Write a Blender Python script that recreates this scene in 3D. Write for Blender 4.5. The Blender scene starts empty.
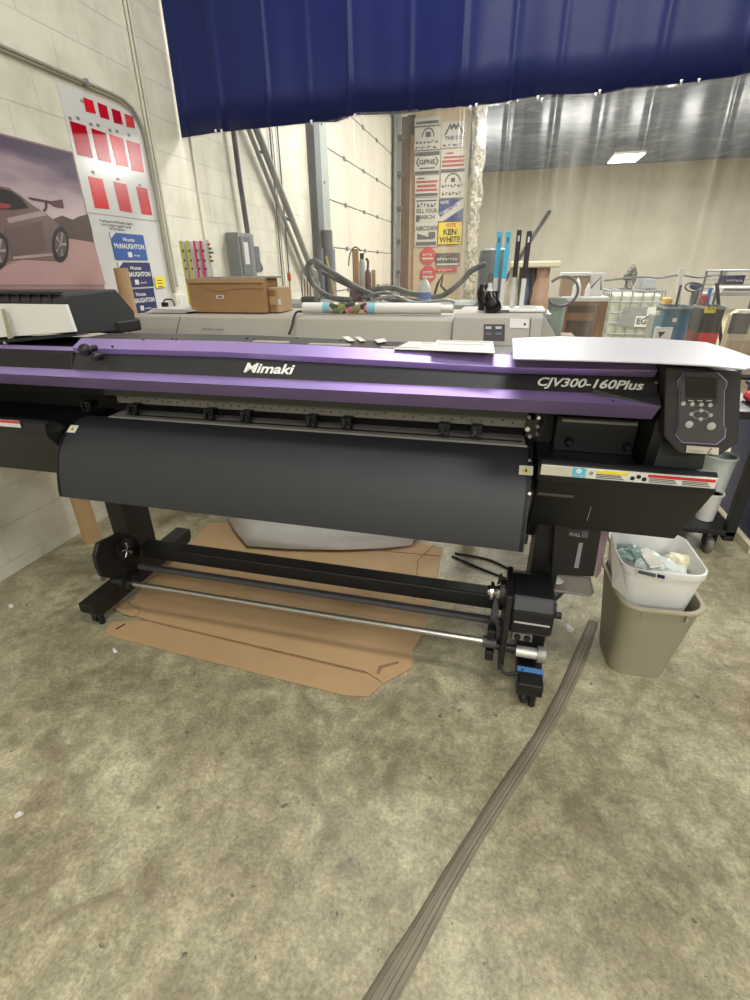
import bpy, bmesh, math, random
from mathutils import Vector, Matrix, noise
random.seed(4)
S = bpy.context.scene
COL = S.collection
R = math.radians

# ------------------------------------------------------------------ camera model
F_PX, PITCH, YAW, ROLL, CAM_H = 478.0, R(25.8), R(14.84), R(-0.68), 1.5
_cy, _sy, _cp, _sp = math.cos(YAW), math.sin(YAW), math.cos(PITCH), math.sin(PITCH)
FW = Vector((-_sy*_cp, _cy*_cp, -_sp)); R0 = Vector((_cy, _sy, 0)); U0 = R0.cross(FW)
RT = math.cos(ROLL)*R0 + math.sin(ROLL)*U0
UP = -math.sin(ROLL)*R0 + math.cos(ROLL)*U0
CAM = Vector((0, 0, CAM_H))
def at(px, py, axis, val):
    d = RT*((px-375)/F_PX) - UP*((py-500)/F_PX) + FW
    return CAM + d*((val-CAM[axis])/d[axis])
def atY(px, py, y): return at(px, py, 1, y)
def atX(px, py, x): return at(px, py, 0, x)
def atZ(px, py, z=0.0): return at(px, py, 2, z)

cam_d = bpy.data.cameras.new('camera'); cam = bpy.data.objects.new('camera', cam_d); COL.objects.link(cam)
m = Matrix((RT, UP, -FW)).transposed().to_4x4(); m.translation = CAM
cam.matrix_world = m
cam_d.sensor_fit = 'VERTICAL'; cam_d.sensor_height = 36; cam_d.lens = F_PX/1000*36
cam_d.clip_start = .02; cam_d.clip_end = 100
S.camera = cam

# ------------------------------------------------------------------ materials
def lin(c):
    out = []
    for v in c:
        v = v/255
        out.append(v/12.92 if v <= .04045 else ((v+.055)/1.055)**2.4)
    return (*out, 1)
MATS = {}
def mat(name, rgb, rough=.5, metal=0., var=.06, scale=8., bump=0., bscale=60., spec=.5, emit=None, es=0., coat=0.):
    if name in MATS: return MATS[name]
    M = bpy.data.materials.new(name); M.use_nodes = True
    nt = M.node_tree; N = nt.nodes; L = nt.links
    b = N['Principled BSDF']
    c = lin(rgb)
    b.inputs['Roughness'].default_value = rough; b.inputs['Metallic'].default_value = metal
    b.inputs['Specular IOR Level'].default_value = spec
    b.inputs['Coat Weight'].default_value = coat
    tc = N.new('ShaderNodeTexCoord')
    nz = N.new('ShaderNodeTexNoise'); nz.inputs['Scale'].default_value = scale; nz.inputs['Detail'].default_value = 5
    L.new(tc.outputs['Object'], nz.inputs['Vector'])
    rp = N.new('ShaderNodeMapRange'); rp.inputs['To Min'].default_value = 1-var*2; rp.inputs['To Max'].default_value = 1+var*2
    L.new(nz.outputs['Fac'], rp.inputs['Value'])
    mx = N.new('ShaderNodeMix'); mx.data_type = 'RGBA'; mx.blend_type = 'MULTIPLY'; mx.inputs['Factor'].default_value = 1
    mx.inputs[6].default_value = c
    L.new(rp.outputs['Result'], mx.inputs[7]); L.new(mx.outputs[2], b.inputs['Base Color'])
    if bump:
        n2 = N.new('ShaderNodeTexNoise'); n2.inputs['Scale'].default_value = bscale; n2.inputs['Detail'].default_value = 4
        L.new(tc.outputs['Object'], n2.inputs['Vector'])
        bp = N.new('ShaderNodeBump'); bp.inputs['Strength'].default_value = bump; bp.inputs['Distance'].default_value = .004
        L.new(n2.outputs['Fac'], bp.inputs['Height']); L.new(bp.outputs['Normal'], b.inputs['Normal'])
    if emit:
        b.inputs['Emission Color'].default_value = lin(emit); b.inputs['Emission Strength'].default_value = es
    MATS[name] = M
    return M

def nodes_of(name):
    M = bpy.data.materials.new(name); M.use_nodes = True; MATS[name] = M
    nt = M.node_tree
    return M, nt.nodes, nt.links, nt.nodes['Principled BSDF']
def ramp(N, stops):
    r = N.new('ShaderNodeValToRGB'); e = r.color_ramp.elements
    while len(e) < len(stops): e.new(.5)
    for i, (p, c) in enumerate(stops): e[i].position = p; e[i].color = c
    return r
def g(v): return (v, v, v, 1)

# concrete floor
M, N, L, b = nodes_of('floor_concrete')
tc = N.new('ShaderNodeTexCoord')
def nz(scale, detail, rough=.6, dist=0.):
    n = N.new('ShaderNodeTexNoise'); n.inputs['Scale'].default_value = scale; n.inputs['Detail'].default_value = detail
    n.inputs['Roughness'].default_value = rough; n.inputs['Distortion'].default_value = dist
    L.new(tc.outputs['Object'], n.inputs['Vector']); return n
def mixc(f, a, bb, mode='MIX'):
    x = N.new('ShaderNodeMix'); x.data_type = 'RGBA'; x.blend_type = mode
    if isinstance(f, float): x.inputs['Factor'].default_value = f
    else: L.new(f, x.inputs['Factor'])
    for k, v in ((6, a), (7, bb)):
        if isinstance(v, tuple): x.inputs[k].default_value = v
        else: L.new(v, x.inputs[k])
    return x.outputs[2]
n1 = nz(2.2, 10, .68, .4); n2 = nz(13, 10, .75, .4); n3 = nz(90, 6, .75); n4 = nz(3.1, 9, .72, .9); n5 = nz(24, 3, .5)
base = ramp(N, [(.30, lin((127, 119, 94))), (.50, lin((150, 143, 115))), (.68, lin((174, 169, 140)))])
L.new(n1.outputs['Fac'], base.inputs['Fac'])
r2 = ramp(N, [(.36, g(.68)), (.5, g(.98)), (.62, g(1.28))]); L.new(n2.outputs['Fac'], r2.inputs['Fac'])
c1 = mixc(1.0, base.outputs['Color'], r2.outputs['Color'], 'MULTIPLY')
r3 = ramp(N, [(.38, g(.74)), (.62, g(1.24))]); L.new(n3.outputs['Fac'], r3.inputs['Fac'])
c2 = mixc(1.0, c1, r3.outputs['Color'], 'MULTIPLY')
r4 = ramp(N, [(.52, g(0)), (.64, g(.6))]); L.new(n4.outputs['Fac'], r4.inputs['Fac'])
c3 = mixc(r4.outputs['Color'], c2, lin((104, 92, 72)))
r5 = ramp(N, [(.70, g(0)), (.72, g(.75))]); L.new(n5.outputs['Fac'], r5.inputs['Fac'])
c4 = mixc(r5.outputs['Color'], c3, lin((70, 62, 50)))
L.new(c4, b.inputs['Base Color'])
rr = N.new('ShaderNodeMapRange'); rr.inputs['To Min'].default_value = .3; rr.inputs['To Max'].default_value = .62
L.new(n2.outputs['Fac'], rr.inputs['Value']); L.new(rr.outputs['Result'], b.inputs['Roughness'])
bp = N.new('ShaderNodeBump'); bp.inputs['Strength'].default_value = .25; bp.inputs['Distance'].default_value = .004
L.new(n2.outputs['Fac'], bp.inputs['Height']); L.new(bp.outputs['Normal'], b.inputs['Normal'])

# painted block wall (pattern in the wall's own y,z)
M, N, L, b = nodes_of('painted_block')
tc = N.new('ShaderNodeTexCoord'); sp = N.new('ShaderNodeSeparateXYZ'); cb = N.new('ShaderNodeCombineXYZ')
L.new(tc.outputs['Object'], sp.inputs[0])
a1 = N.new('ShaderNodeMath'); a1.operation = 'ADD'; a1.inputs[1].default_value = -1.84+40*.4; L.new(sp.outputs['Y'], a1.inputs[0])
a2 = N.new('ShaderNodeMath'); a2.operation = 'ADD'; a2.inputs[1].default_value = -.07+4.0; L.new(sp.outputs['Z'], a2.inputs[0])
L.new(a1.outputs[0], cb.inputs[0]); L.new(a2.outputs[0], cb.inputs[1])
br = N.new('ShaderNodeTexBrick'); L.new(cb.outputs[0], br.inputs['Vector'])
br.inputs['Scale'].default_value = 1; br.inputs['Brick Width'].default_value = .4; br.inputs['Row Height'].default_value = .2
br.inputs['Mortar Size'].default_value = .005; br.inputs['Mortar Smooth'].default_value = .3; br.offset = .5
br.inputs['Color1'].default_value = g(1); br.inputs['Color2'].default_value = g(.96); br.inputs['Mortar'].default_value = g(.93)
n1 = nz(4, 6); r1 = ramp(N, [(.3, lin((200, 196, 178))), (.6, lin((220, 216, 200)))]); L.new(n1.outputs['Fac'], r1.inputs['Fac'])
L.new(mixc(1.0, r1.outputs['Color'], br.outputs['Color'], 'MULTIPLY'), b.inputs['Base Color'])
b.inputs['Roughness'].default_value = .55
bp = N.new('ShaderNodeBump'); bp.inputs['Strength'].default_value = .7; bp.inputs['Distance'].default_value = .005; bp.invert = True
L.new(br.outputs['Fac'], bp.inputs['Height'])
n6 = nz(120, 3); bp2 = N.new('ShaderNodeBump'); bp2.inputs['Strength'].default_value = .25; bp2.inputs['Distance'].default_value = .003
L.new(n6.outputs['Fac'], bp2.inputs['Height']); L.new(bp.outputs['Normal'], bp2.inputs['Normal']); L.new(bp2.outputs['Normal'], b.inputs['Normal'])

# far warehouse wall: cream panels with faint vertical seams
M, N, L, b = nodes_of('far_wall_cream')
tc = N.new('ShaderNodeTexCoord')
n1 = nz(.8, 5); r1 = ramp(N, [(.3, lin((176, 170, 156))), (.7, lin((196, 190, 176)))]); L.new(n1.outputs['Fac'], r1.inputs['Fac'])
L.new(r1.outputs['Color'], b.inputs['Base Color']); b.inputs['Roughness'].default_value = .7

# ceiling insulation, crinkled blue-grey
M, N, L, b = nodes_of('ceiling_foil')
tc = N.new('ShaderNodeTexCoord')
n1 = nz(1.3, 8, .7, 1.0); r1 = ramp(N, [(.3, lin((62, 78, 112))), (.5, lin((92, 108, 142))), (.7, lin((148, 160, 184)))]); L.new(n1.outputs['Fac'], r1.inputs['Fac'])
L.new(r1.outputs['Color'], b.inputs['Base Color']); b.inputs['Roughness'].default_value = .6

# clear vinyl
M, N, L, b = nodes_of('clear_vinyl')
N.remove(b); out = N['Material Output']
tc = N.new('ShaderNodeTexCoord'); mp = N.new('ShaderNodeMapping'); mp.inputs['Scale'].default_value = (5, 5, .25)
L.new(tc.outputs['Object'], mp.inputs['Vector'])
ns = N.new('ShaderNodeTexNoise'); ns.inputs['Scale'].default_value = 3; ns.inputs['Detail'].default_value = 6; L.new(mp.outputs[0], ns.inputs['Vector'])
rh = ramp(N, [(.42, g(.045)), (.62, g(.12)), (.74, g(.30))]); L.new(ns.outputs['Fac'], rh.inputs['Fac'])
tr = N.new('ShaderNodeBsdfTransparent'); tr.inputs['Color'].default_value = (.95, .95, .94, 1)
gl = N.new('ShaderNodeBsdfGlossy'); gl.inputs['Roughness'].default_value = .12
df = N.new('ShaderNodeBsdfDiffuse'); df.inputs['Color'].default_value = lin((225, 222, 212))
s1 = N.new('ShaderNodeMixShader'); L.new(rh.outputs['Color'], s1.inputs[0]); L.new(tr.outputs[0], s1.inputs[1]); L.new(df.outputs[0], s1.inputs[2])
s2 = N.new('ShaderNodeMixShader'); s2.inputs[0].default_value = .05; L.new(s1.outputs[0], s2.inputs[1]); L.new(gl.outputs[0], s2.inputs[2])
L.new(s2.outputs[0], out.inputs['Surface'])

# frosted plastic (tote, tray, jugs)
def translucent(name, rgb, amount, rough=.3):
    M, N, L, b = nodes_of(name)
    b.inputs['Base Color'].default_value = lin(rgb); b.inputs['Roughness'].default_value = rough
    b.inputs['Alpha'].default_value = amount
    return M
translucent('frosted_plastic', (205, 214, 205), .85)
translucent('tray_plastic', (150, 142, 130), .62, .2)
translucent('purple_film', (150, 120, 140), .6, .2)

black = mat('black_metal', (12, 12, 13), .5, 0, .08, 20, .06, 200)
satin = mat('satin_black', (15, 15, 16), .45, 0, .05, 10)
guide_m = mat('guide_black', (44, 45, 48), .56, 0, .04, 4, .12, 500)
char = mat('charcoal_plastic', (44, 44, 46), .5, 0, .04, 12, .12, 400)
char2 = mat('panel_charcoal', (68, 68, 71), .48, 0, .04, 12, .12, 400)
deck_m = mat('deck_grey', (66, 64, 62), .45, 0, .05, 6, .1, 300)
purple = mat('purple_lacquer', (178, 156, 218), .42, .7, .03, 5)
white_p = mat('white_plastic', (214, 213, 208), .4, 0, .03)
letter_m = mat('silver_lettering', (240, 239, 236), .4)
steel = mat('brushed_steel', (170, 168, 162), .28, .9, .1, 30)
chrome = mat('chrome', (200, 200, 198), .15, 1.0, .02)
alu = mat('grey_aluminium', (142, 140, 134), .42, .3, .1, 25)
alu2 = mat('pale_aluminium', (205, 202, 192), .35, .4, .06, 25)
rail_m = mat('rail_grey', (120, 117, 110), .45, .1, .08, 25)
paper = mat('white_paper', (212, 210, 205), .6, 0, .03)
sheet_m = mat('white_board', (188, 188, 193), .34, 0, .015, 2)
kraft = mat('kraft_cardboard', (172, 142, 102), .75, 0, .06, 5, .1, 150)
kraft_d = mat('dark_kraft', (158, 122, 82), .75, 0, .07, 5, .1, 150)
kraft_e = mat('kraft_edge', (136, 102, 72), .8, 0, .1, 30)
beige = mat('beige_plastic', (150, 144, 124), .42, 0, .04, 6, .05, 200)
grey_case = mat('grey_machine_case', (158, 153, 141), .5, 0, .03, 5, .08, 300)
navy = mat('navy_vinyl', (19, 31, 88), .36, 0, .05, 2, .06, 10, spec=.3)
navy_p = mat('navy_plastic', (20, 26, 66), .5)
blue = mat('blue_plastic', (38, 92, 124), .5, 0, .1, 6)
cyan = mat('cyan_label', (70, 180, 215), .5)
yellow = mat('yellow_label', (228, 208, 40), .55)
mustard = mat('ochre_yellow_label', (205, 200, 60), .55)
magenta = mat('magenta_label', (212, 38, 116), .5)
plum = mat('dark_plum_label', (38, 22, 34), .45)
red = mat('red_plastic', (196, 40, 44), .5)
tape_b = mat('blue_tape', (70, 122, 180), .6)
rubber = mat('black_rubber', (24, 24, 24), .6)
hose_m = mat('grey_hose', (72, 74, 76), .5, 0, .12, 20)
ramp_m = mat('worn_grey_rubber', (122, 114, 98), .7, 0, .26, 7, .5, 60)
wood = mat('brown_timber', (142, 96, 62), .65, 0, .15, 8, .2, 60)
wood_l = mat('pale_timber', (188, 150, 108), .65, 0, .1, 8)
ply = mat('plywood', (190, 172, 142), .65, 0, .06, 3)
galv = mat('galvanised_steel', (142, 146, 146), .45, .35, .12, 10)
dark_steel = mat('dark_grey_steel', (84, 88, 96), .5, .2, .12, 8)
grn_grey = mat('grey_green_steel', (148, 158, 150), .5, .1, .06, 8)
door_m = mat('white_door_panel', (214, 208, 192), .6, 0, .04, 2)
wall_w = mat('painted_wall', (214, 209, 194), .65, 0, .03, 2)
brown_d = mat('weathered_board', (118, 100, 84), .7, 0, .2, 4)
cup = mat('grey_mesh', (60, 62, 64), .5)
lens_m = mat('screen_black', (14, 15, 17), .15)
btn = mat('button_grey', (176, 175, 172), .5)

# ------------------------------------------------------------------ mesh builder
class MB:
    def __init__(s): s.bm = bmesh.new()
    def box(s, a, b):
        x0, y0, z0 = a; x1, y1, z1 = b
        v = [s.bm.verts.new(p) for p in ((x0,y0,z0),(x1,y0,z0),(x1,y1,z0),(x0,y1,z0),(x0,y0,z1),(x1,y0,z1),(x1,y1,z1),(x0,y1,z1))]
        for f in ((0,3,2,1),(4,5,6,7),(0,1,5,4),(1,2,6,5),(2,3,7,6),(3,0,4,7)): s.bm.faces.new([v[i] for i in f])
        return s
    def prism(s, pts, vec):
        vec = Vector(vec); pts = [Vector(p) for p in pts]
        a = [s.bm.verts.new(p) for p in pts]; b = [s.bm.verts.new(p+vec) for p in pts]
        n = len(pts)
        s.bm.faces.new(a[::-1]); s.bm.faces.new(b)
        for i in range(n): s.bm.faces.new((a[i], a[(i+1) % n], b[(i+1) % n], b[i]))
        return s
    def loft(s, rings, closed=True, caps=True):
        vr = [[s.bm.verts.new(p) for p in r] for r in rings]
        n = len(vr[0])
        for i in range(len(vr)-1):
            for k in range(n if closed else n-1):
                s.bm.faces.new((vr[i][k], vr[i][(k+1) % n], vr[i+1][(k+1) % n], vr[i+1][k]))
        if caps and closed: s.bm.faces.new(vr[0][::-1]); s.bm.faces.new(vr[-1])
        return s
    def tube(s, pts, r, seg=12, caps=True):
        pts = [Vector(p) for p in pts]; rings = []; prev = None
        for i, p in enumerate(pts):
            t = (pts[min(i+1, len(pts)-1)] - pts[max(i-1, 0)]).normalized()
            if prev is None:
                n = t.orthogonal().normalized()
            else:
                n = (prev - t*prev.dot(t)).normalized()
            prev = n; bn = t.cross(n)
            rr = r[i] if isinstance(r, (list, tuple)) else r
            rings.append([p + (n*math.cos(2*math.pi*k/seg)+bn*math.sin(2*math.pi*k/seg))*rr for k in range(seg)])
        return s.loft(rings, True, caps)
    def cyl(s, a, b, r, seg=20): return s.tube([a, b], r, seg)
    def lathe(s, c, prof, seg=24, axis='Z'):
        rings = []
        for r, z in prof:
            ring = []
            for k in range(seg):
                a = 2*math.pi*k/seg; x, y = max(r, .0004)*math.cos(a), max(r, .0004)*math.sin(a)
                p = {'Z': (x, y, z), 'X': (z, x, y), 'Y': (y, z, x)}[axis]
                ring.append(Vector(c)+Vector(p))
            rings.append(ring)
        return s.loft(rings)
    def sphere(s, c, r, sc=(1, 1, 1)):
        bmesh.ops.create_uvsphere(s.bm, u_segments=20, v_segments=12, radius=r, matrix=Matrix.Translation(c) @ Matrix.Diagonal((*sc, 1)))
        return s
    def build(s, name, m, parent=None, bevel=0., smooth=False, solid=0.):
        bmesh.ops.recalc_face_normals(s.bm, faces=s.bm.faces)
        me = bpy.data.meshes.new(name); 
        off = origin(parent)
        if off.length: bmesh.ops.translate(s.bm, verts=s.bm.verts, vec=-off)
        s.bm.to_mesh(me); s.bm.free()
        o = bpy.data.objects.new(name, me); COL.objects.link(o)
        me.materials.append(m if not isinstance(m, str) else MATS[m])
        if parent: o.parent = parent
        if smooth:
            for p in me.polygons: p.use_smooth = True
            e = o.modifiers.new('es', 'EDGE_SPLIT'); e.split_angle = R(38)
        if solid:
            q = o.modifiers.new('so', 'SOLIDIFY'); q.thickness = solid; q.offset = 0
        if bevel:
            q = o.modifiers.new('bv', 'BEVEL'); q.width = bevel; q.segments = 2; q.limit_method = 'ANGLE'; q.angle_limit = R(35)
        return o
def origin(o):
    v = Vector((0, 0, 0))
    while o: v += o.location; o = o.parent
    return v
def tag(o, label=None, cat=None, group=None, kind=None):
    if label: o['label'] = label
    if cat: o['category'] = cat
    if group: o['group'] = group
    if kind: o['kind'] = kind
    return o
def thing(name, label, cat, loc=(0, 0, 0), group=None):
    o = bpy.data.objects.new(name, None); COL.objects.link(o); o.location = loc; o.empty_display_size = .05
    return tag(o, label, cat, group)
def struct(name, mb, m, **k): return tag(mb.build(name, m, **k), kind='structure')
def copy_tree(o, loc=None, parent=None, label=None, group=None, rz=None):
    c = o.copy(); COL.objects.link(c)
    if parent: c.parent = parent
    if loc is not None: c.location = loc
    if rz is not None: c.rotation_euler.z = rz
    if label: c['label'] = label
    if group: c['group'] = group
    for ch in list(o.children): copy_tree(ch, parent=c)
    return c
def smooth_path(P, n=6):
    P = [Vector(p) for p in P]; out = []
    for i in range(len(P)-1):
        p0, p1, p2, p3 = P[max(i-1, 0)], P[i], P[i+1], P[min(i+2, len(P)-1)]
        for k in range(n):
            t = k/n
            out.append(.5*((2*p1)+(p2-p0)*t+(2*p0-5*p1+4*p2-p3)*t*t+(3*p1-p0-3*p2+p3)*t**3))
    out.append(P[-1]); return out
def text(body, pos, xd, ud, width, m, parent, height=None, shear=0., bold=0., name='lettering', thick=.0006, align='L', lift=.0004):
    cu = bpy.data.curves.new(name, 'FONT'); cu.body = body; cu.extrude = .01; cu.offset = bold; cu.shear = shear; cu.resolution_u = 3
    cu.space_line = .9
    cu.align_x = 'CENTER' if '\n' in body else 'LEFT'
    t = bpy.data.objects.new(name, cu); COL.objects.link(t)
    bpy.context.view_layer.update()
    me = bpy.data.meshes.new_from_object(t); COL.objects.unlink(t); bpy.data.objects.remove(t)
    xs = [v.co.x for v in me.vertices]; ys = [v.co.y for v in me.vertices]
    w, h = max(xs)-min(xs), max(ys)-min(ys)
    sx = width/w; sy = (height/h) if height else sx
    xd = Vector(xd).normalized(); ud = Vector(ud); ud = (ud-xd*ud.dot(xd)).normalized(); n = xd.cross(ud)
    off = origin(parent)
    for v in me.vertices:
        v.co = Vector(pos)+xd*((v.co.x-min(xs))*sx)+ud*((v.co.y-min(ys))*sy)+n*(lift+(thick if v.co.z > 0 else 0))-off
    me.materials.clear(); me.materials.append(m)
    o = bpy.data.objects.new(name, me); COL.objects.link(o)
    if parent: o.parent = parent
    return o

def wordbars(pos, xd, ud, width, height, m, parent, n, thick=.0006, name='fine_print'):
    # unreadable small print: short strokes of uneven width and height
    xd = Vector(xd); ud = Vector(ud); nn = xd.cross(ud); mbx = MB(); rnd = random.Random(int(width*1e4)+n); x = 0
    step = width/n
    for k in range(n):
        wd = step*rnd.uniform(.55, .85); hh = height*rnd.uniform(.7, 1); p = Vector(pos)+xd*(k*step)
        if rnd.random() < .5:
            mbx.prism([p, p+xd*wd*.3, p+xd*wd*.3+ud*hh, p+ud*hh], nn*thick); mbx.prism([p+xd*wd*.3+ud*hh*.6, p+xd*wd+ud*hh*.6, p+xd*wd+ud*hh*.9, p+xd*wd*.3+ud*hh*.9], nn*thick)
        else: mbx.prism([p, p+xd*wd, p+xd*wd+ud*hh*.4, p+ud*hh], nn*thick)
    return mbx.build(name, m, parent)

# ================================================================== SETTING
WX, FY, CZ = -2.51, 22.0, 4.74
struct('floor', MB().box((WX-.2, -9, -.1), (14, FY+.2, 0)), 'floor_concrete')
struct('wall_left', MB().box((WX-.2, -9, 0), (WX, 6.5, CZ)), 'painted_block')
struct('wall_left_rear', MB().box((WX-.2, 6.5, 0), (WX-.0, 7.0, CZ)).box((WX-.2, 11.7, 0), (WX, FY, CZ)).box((WX-.2, 7.0, 4.6), (WX, 11.7, CZ)), wall_w)
struct('wall_far', MB().box((WX-.2, FY, 0), (14, FY+.2, CZ)), 'far_wall_cream')
struct('wall_right', MB().box((14, -9, 0), (14.2, FY+.2, CZ)), wall_w)
struct('wall_back', MB().box((WX-.2, -9.2, 0), (14.2, -9, CZ)), wall_w)
struct('ceiling', MB().box((WX-.2, -9.2, CZ), (14.2, FY+.2, CZ+.1)), 'ceiling_foil')
# thin raised seams where the wall panels meet beyond the curtain
struct('trim_1', MB().box((WX, 4.02, 0), (WX+.012, 4.06, CZ-.02)), wall_w)
struct('trim_2', MB().box((WX, 5.55, 0), (WX+.012, 5.60, CZ-.02)), wall_w)

# dock door on the left wall
dd = tag(MB().box((WX-.16, 7.0, 0), (WX-.06, 11.7, 4.6)).build('door_1', door_m), kind='structure')
zj = [at(332, 247, 0, WX-.05).z, at(332, 200, 0, WX-.05).z, at(332, 145, 0, WX-.05).z]
dz = zj[1]-zj[0]
for k in range(-2, 5):
    z = zj[0]+k*dz
    if .1 < z < 4.5:
        MB().box((WX-.062, 7.05, z-.006), (WX-.055, 11.6, z+.006)).build('panel_joint', dark_steel, dd)
        for y in (8.15, 9.2, 10.1):
            MB().box((WX-.062, y-.05, z-.03), (WX-.05, y+.05, z+.03)).build('hinge', dark_steel, dd, bevel=.008)

# ================================================================== PRINTER
PR = thing('wide_format_printer', 'long black roll-fed printer with purple bands standing across the middle of the room', 'printer', (-.77, 1.74, 0))
XL, XR = -2.40, .60
def yz(px, py, y): p = atY(px, py, y); return (y, p.z)
# facet profile of the front cover, measured on the cover's own planes
A = yz(230, 341.4, 1.55); B = yz(230, 352, 1.495); C = yz(230, 357.6, 1.508)
D = yz(230, 376.8, 1.475); E = yz(230, 385, 1.425); Fp = yz(230, 396, 1.478)
def strip(x0, x1, prof, back):
    ring = lambda x: [(x, y, z) for y, z in prof] + [(x, y, z) for y, z in back]
    return MB().loft([ring(x0), ring(x1)])
XF0, XF1 = -1.56, .425
deckz = A[1]
# the cover's upper edge sags slightly towards the right
_st = [(XF0, atY(75, 338.2, A[0]).z-A[1]), (atY(230, 341, A[0]).x, 0.), (atY(370, 348.2, A[0]).x, atY(370, 348.2, A[0]).z-A[1]), (atY(514, 355.2, A[0]).x, atY(514, 355.2, A[0]).z-A[1]), (XF1, atY(655, 377.2, C[0]).z-C[1])]
def sag(x):
    if x <= _st[0][0]: return _st[0][1]
    for (a, u), (b, v) in zip(_st, _st[1:]):
        if x <= b: return u+(v-u)*(x-a)/(b-a)
    return _st[-1][1]
STX = [p[0] for p in _st]
cov = MB()
cov.loft([[(x, A[0], A[1]+sag(x)), (x, C[0]+.004, C[1]+sag(x)), (x, D[0]+.002, D[1]), (x, E[0]+.02, E[1]), (x, Fp[0], Fp[1]), (x, 1.62, Fp[1]+.01), (x, 1.72, deckz-.10), (x, 1.72, deckz+sag(x))] for x in STX])
front = cov.build('front_cover', char, PR)
for pts, nm in (((A, B, C), 'upper_band'),):
    o = MB().loft([[(x, A[0], A[1]+sag(x)+.0005), (x, B[0], B[1]+sag(x)), (x, C[0], C[1]+sag(x)), (x, C[0]+.03, C[1]+sag(x)), (x, A[0]+.03, A[1]+sag(x)-.002)] for x in [XF0+.01]+STX[1:-1]+[XF1-.01]]).build('accent_band', purple, front, bevel=.0015)
    o['label'] = 'purple metallic upper band'
xw = atY(592, 395.6, D[0]).x
def low(x, k):
    d = (D[0]+(E[0]-D[0])*k*.98, D[1]+(E[1]-D[1])*k*.98)
    return [(x, d[0]-.001, d[1]), (x, E[0], E[1]), (x, Fp[0], Fp[1]), (x, Fp[0]+.04, Fp[1]+.002), (x, d[0]+.02, d[1])]
o = MB().loft([low(XF0, 0), low(xw, 0), low(XF1, 1)]).build('accent_band', purple, front, bevel=.0015)
o['label'] = 'purple metallic lower band'
# charcoal wedge above the tapering lower band
MB().loft([[(x, D[0]-.001, D[1]+.012), (x, D[0]+(E[0]-D[0])*k-.002, D[1]+(E[1]-D[1])*k), (x, D[0]+.02, D[1])] for x, k in ((xw, 0.02), (XF1, 1))]).build('cover_wedge', char, front)
# lettering on the sloping charcoal panel
ud = Vector((0, C[0]-D[0], C[1]-D[1]))
def on_panel(px, py):
    n = Vector((0, -(C[1]-D[1]), C[0]-D[0])); p0 = Vector((0, D[0]+.0016, D[1]))
    d = RT*((px-375)/F_PX) - UP*((py-500)/F_PX) + FW
    t = (p0-CAM).dot(n)/d.dot(n); return CAM+d*t
l0, l1 = on_panel(243.5, 372.5), on_panel(294, 375)
text('Mimaki', l0, (1, 0, 0), ud, l1.x-l0.x, letter_m, front, height=.034, shear=.25, bold=.025)
l0, l1 = on_panel(537, 388.5), on_panel(643, 396)
text('CJV300-160Plus', l0, (1, 0, 0), ud, l1.x-l0.x, letter_m, front, height=.035, shear=.3, bold=.025)
for px, py in ((656, 382.5), (656, 401)):
    p = on_panel(px, py); MB().cyl(p, p+Vector((0, -.003, .001)), .004, 12).build('screw', alu, front)
for px, py in ((113, 346.6), (613, 401)):
    p = atY(px, py, E[0]-.0); MB().cyl(p, p+Vector((0, -.004, .001)), .004, 12).build('screw', black, front)
# top deck behind the bands
dk = MB().loft([[(x, A[0]+.012, deckz+sag(x)), (x, 1.69, deckz+.002+sag(x)), (x, 1.98, deckz-.09), (x, 2.08, deckz-.22), (x, 2.08, .98), (x, 1.74, .98), (x, 1.74, deckz-.04), (x, A[0]+.012, deckz-.02)] for x in [XF0+.01]+STX[1:]+[.58]])
deck = dk.build('top_deck', deck_m, PR, bevel=.004)
for px in (143, 172, 176, 247, 254, 297, 340, 352):
    p = atZ(px, 337+ (px % 3), deckz+.003); p.z += sag(p.x); MB().lathe(p, [(0, -.002), (.005, -.002), (.005, .001), (0, .001)], 10).build('screw', black, deck)
for px0, px1, py in ((254, 290, 341), (308, 350, 343), (380, 420, 345)):
    p = atZ(px0, py-1, deckz+.003); q = atZ(px1, py-.2, deckz+.003)
    MB().box((p.x, 1.565, deckz+.001+sag(q.x)), (q.x, 1.578, deckz+.0035+sag(p.x))).build('clear_sticker', alu2, deck)
# body behind
MB().box((XL+.01, 1.76, .73), (XR-.02, 2.06, 1.0)).build('rear_body', black, PR, bevel=.006)
MB().box((XF0, 1.705, 1.0), (.12, 1.76, 1.26)).build('rear_panel', black, PR)
# linear guide rail, slot and platen
zr0, zr1 = atY(300, 414, 1.65).z, atY(300, 405.5, 1.65).z
rail = MB().box((-1.55, 1.65, zr0), (.10, 1.69, zr1)).build('guide_rail', rail_m, PR, bevel=.002)
MB().loft([[(x, 1.60, zr1+.012), (x, 1.63, zr1+.003), (x, 1.70, zr1+.003), (x, 1.70, Fp[1]-.002), (x, 1.60, Fp[1]-.002)] for x in (-1.56, .12)]).build('rail_cover', mat('cover_grey', (58, 57, 56), .5), PR)
for k in range(46):
    x = -1.5+k*.0345
    MB().cyl((x, 1.652, zr0+.016+(.008 if k % 4 == 0 else .0)), (x, 1.6485, zr0+.016+(.008 if k % 4 == 0 else 0)), .0034, 8).build('screw', black, rail)
pt = MB().loft([[(x, 1.585, .962), (x, 1.70, .966), (x, 1.70, .93), (x, 1.585, .93)] for x in (-1.56, .10)])
platen = pt.build('platen', mat('platen_grey', (150, 147, 140), .4, .15, .12, 12), PR, bevel=.002)
MB().loft([[(x, 1.565, .956), (x, 1.585, .965), (x, 1.592, .9655), (x, 1.585, .93), (x, 1.57, .93)] for x in (-1.55, .105)]).build('front_edge_strip', alu2, platen)
MB().box((-1.5, 1.62, .9655), (.09, 1.632, .9665)).build('platen_slot', black, platen)
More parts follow.
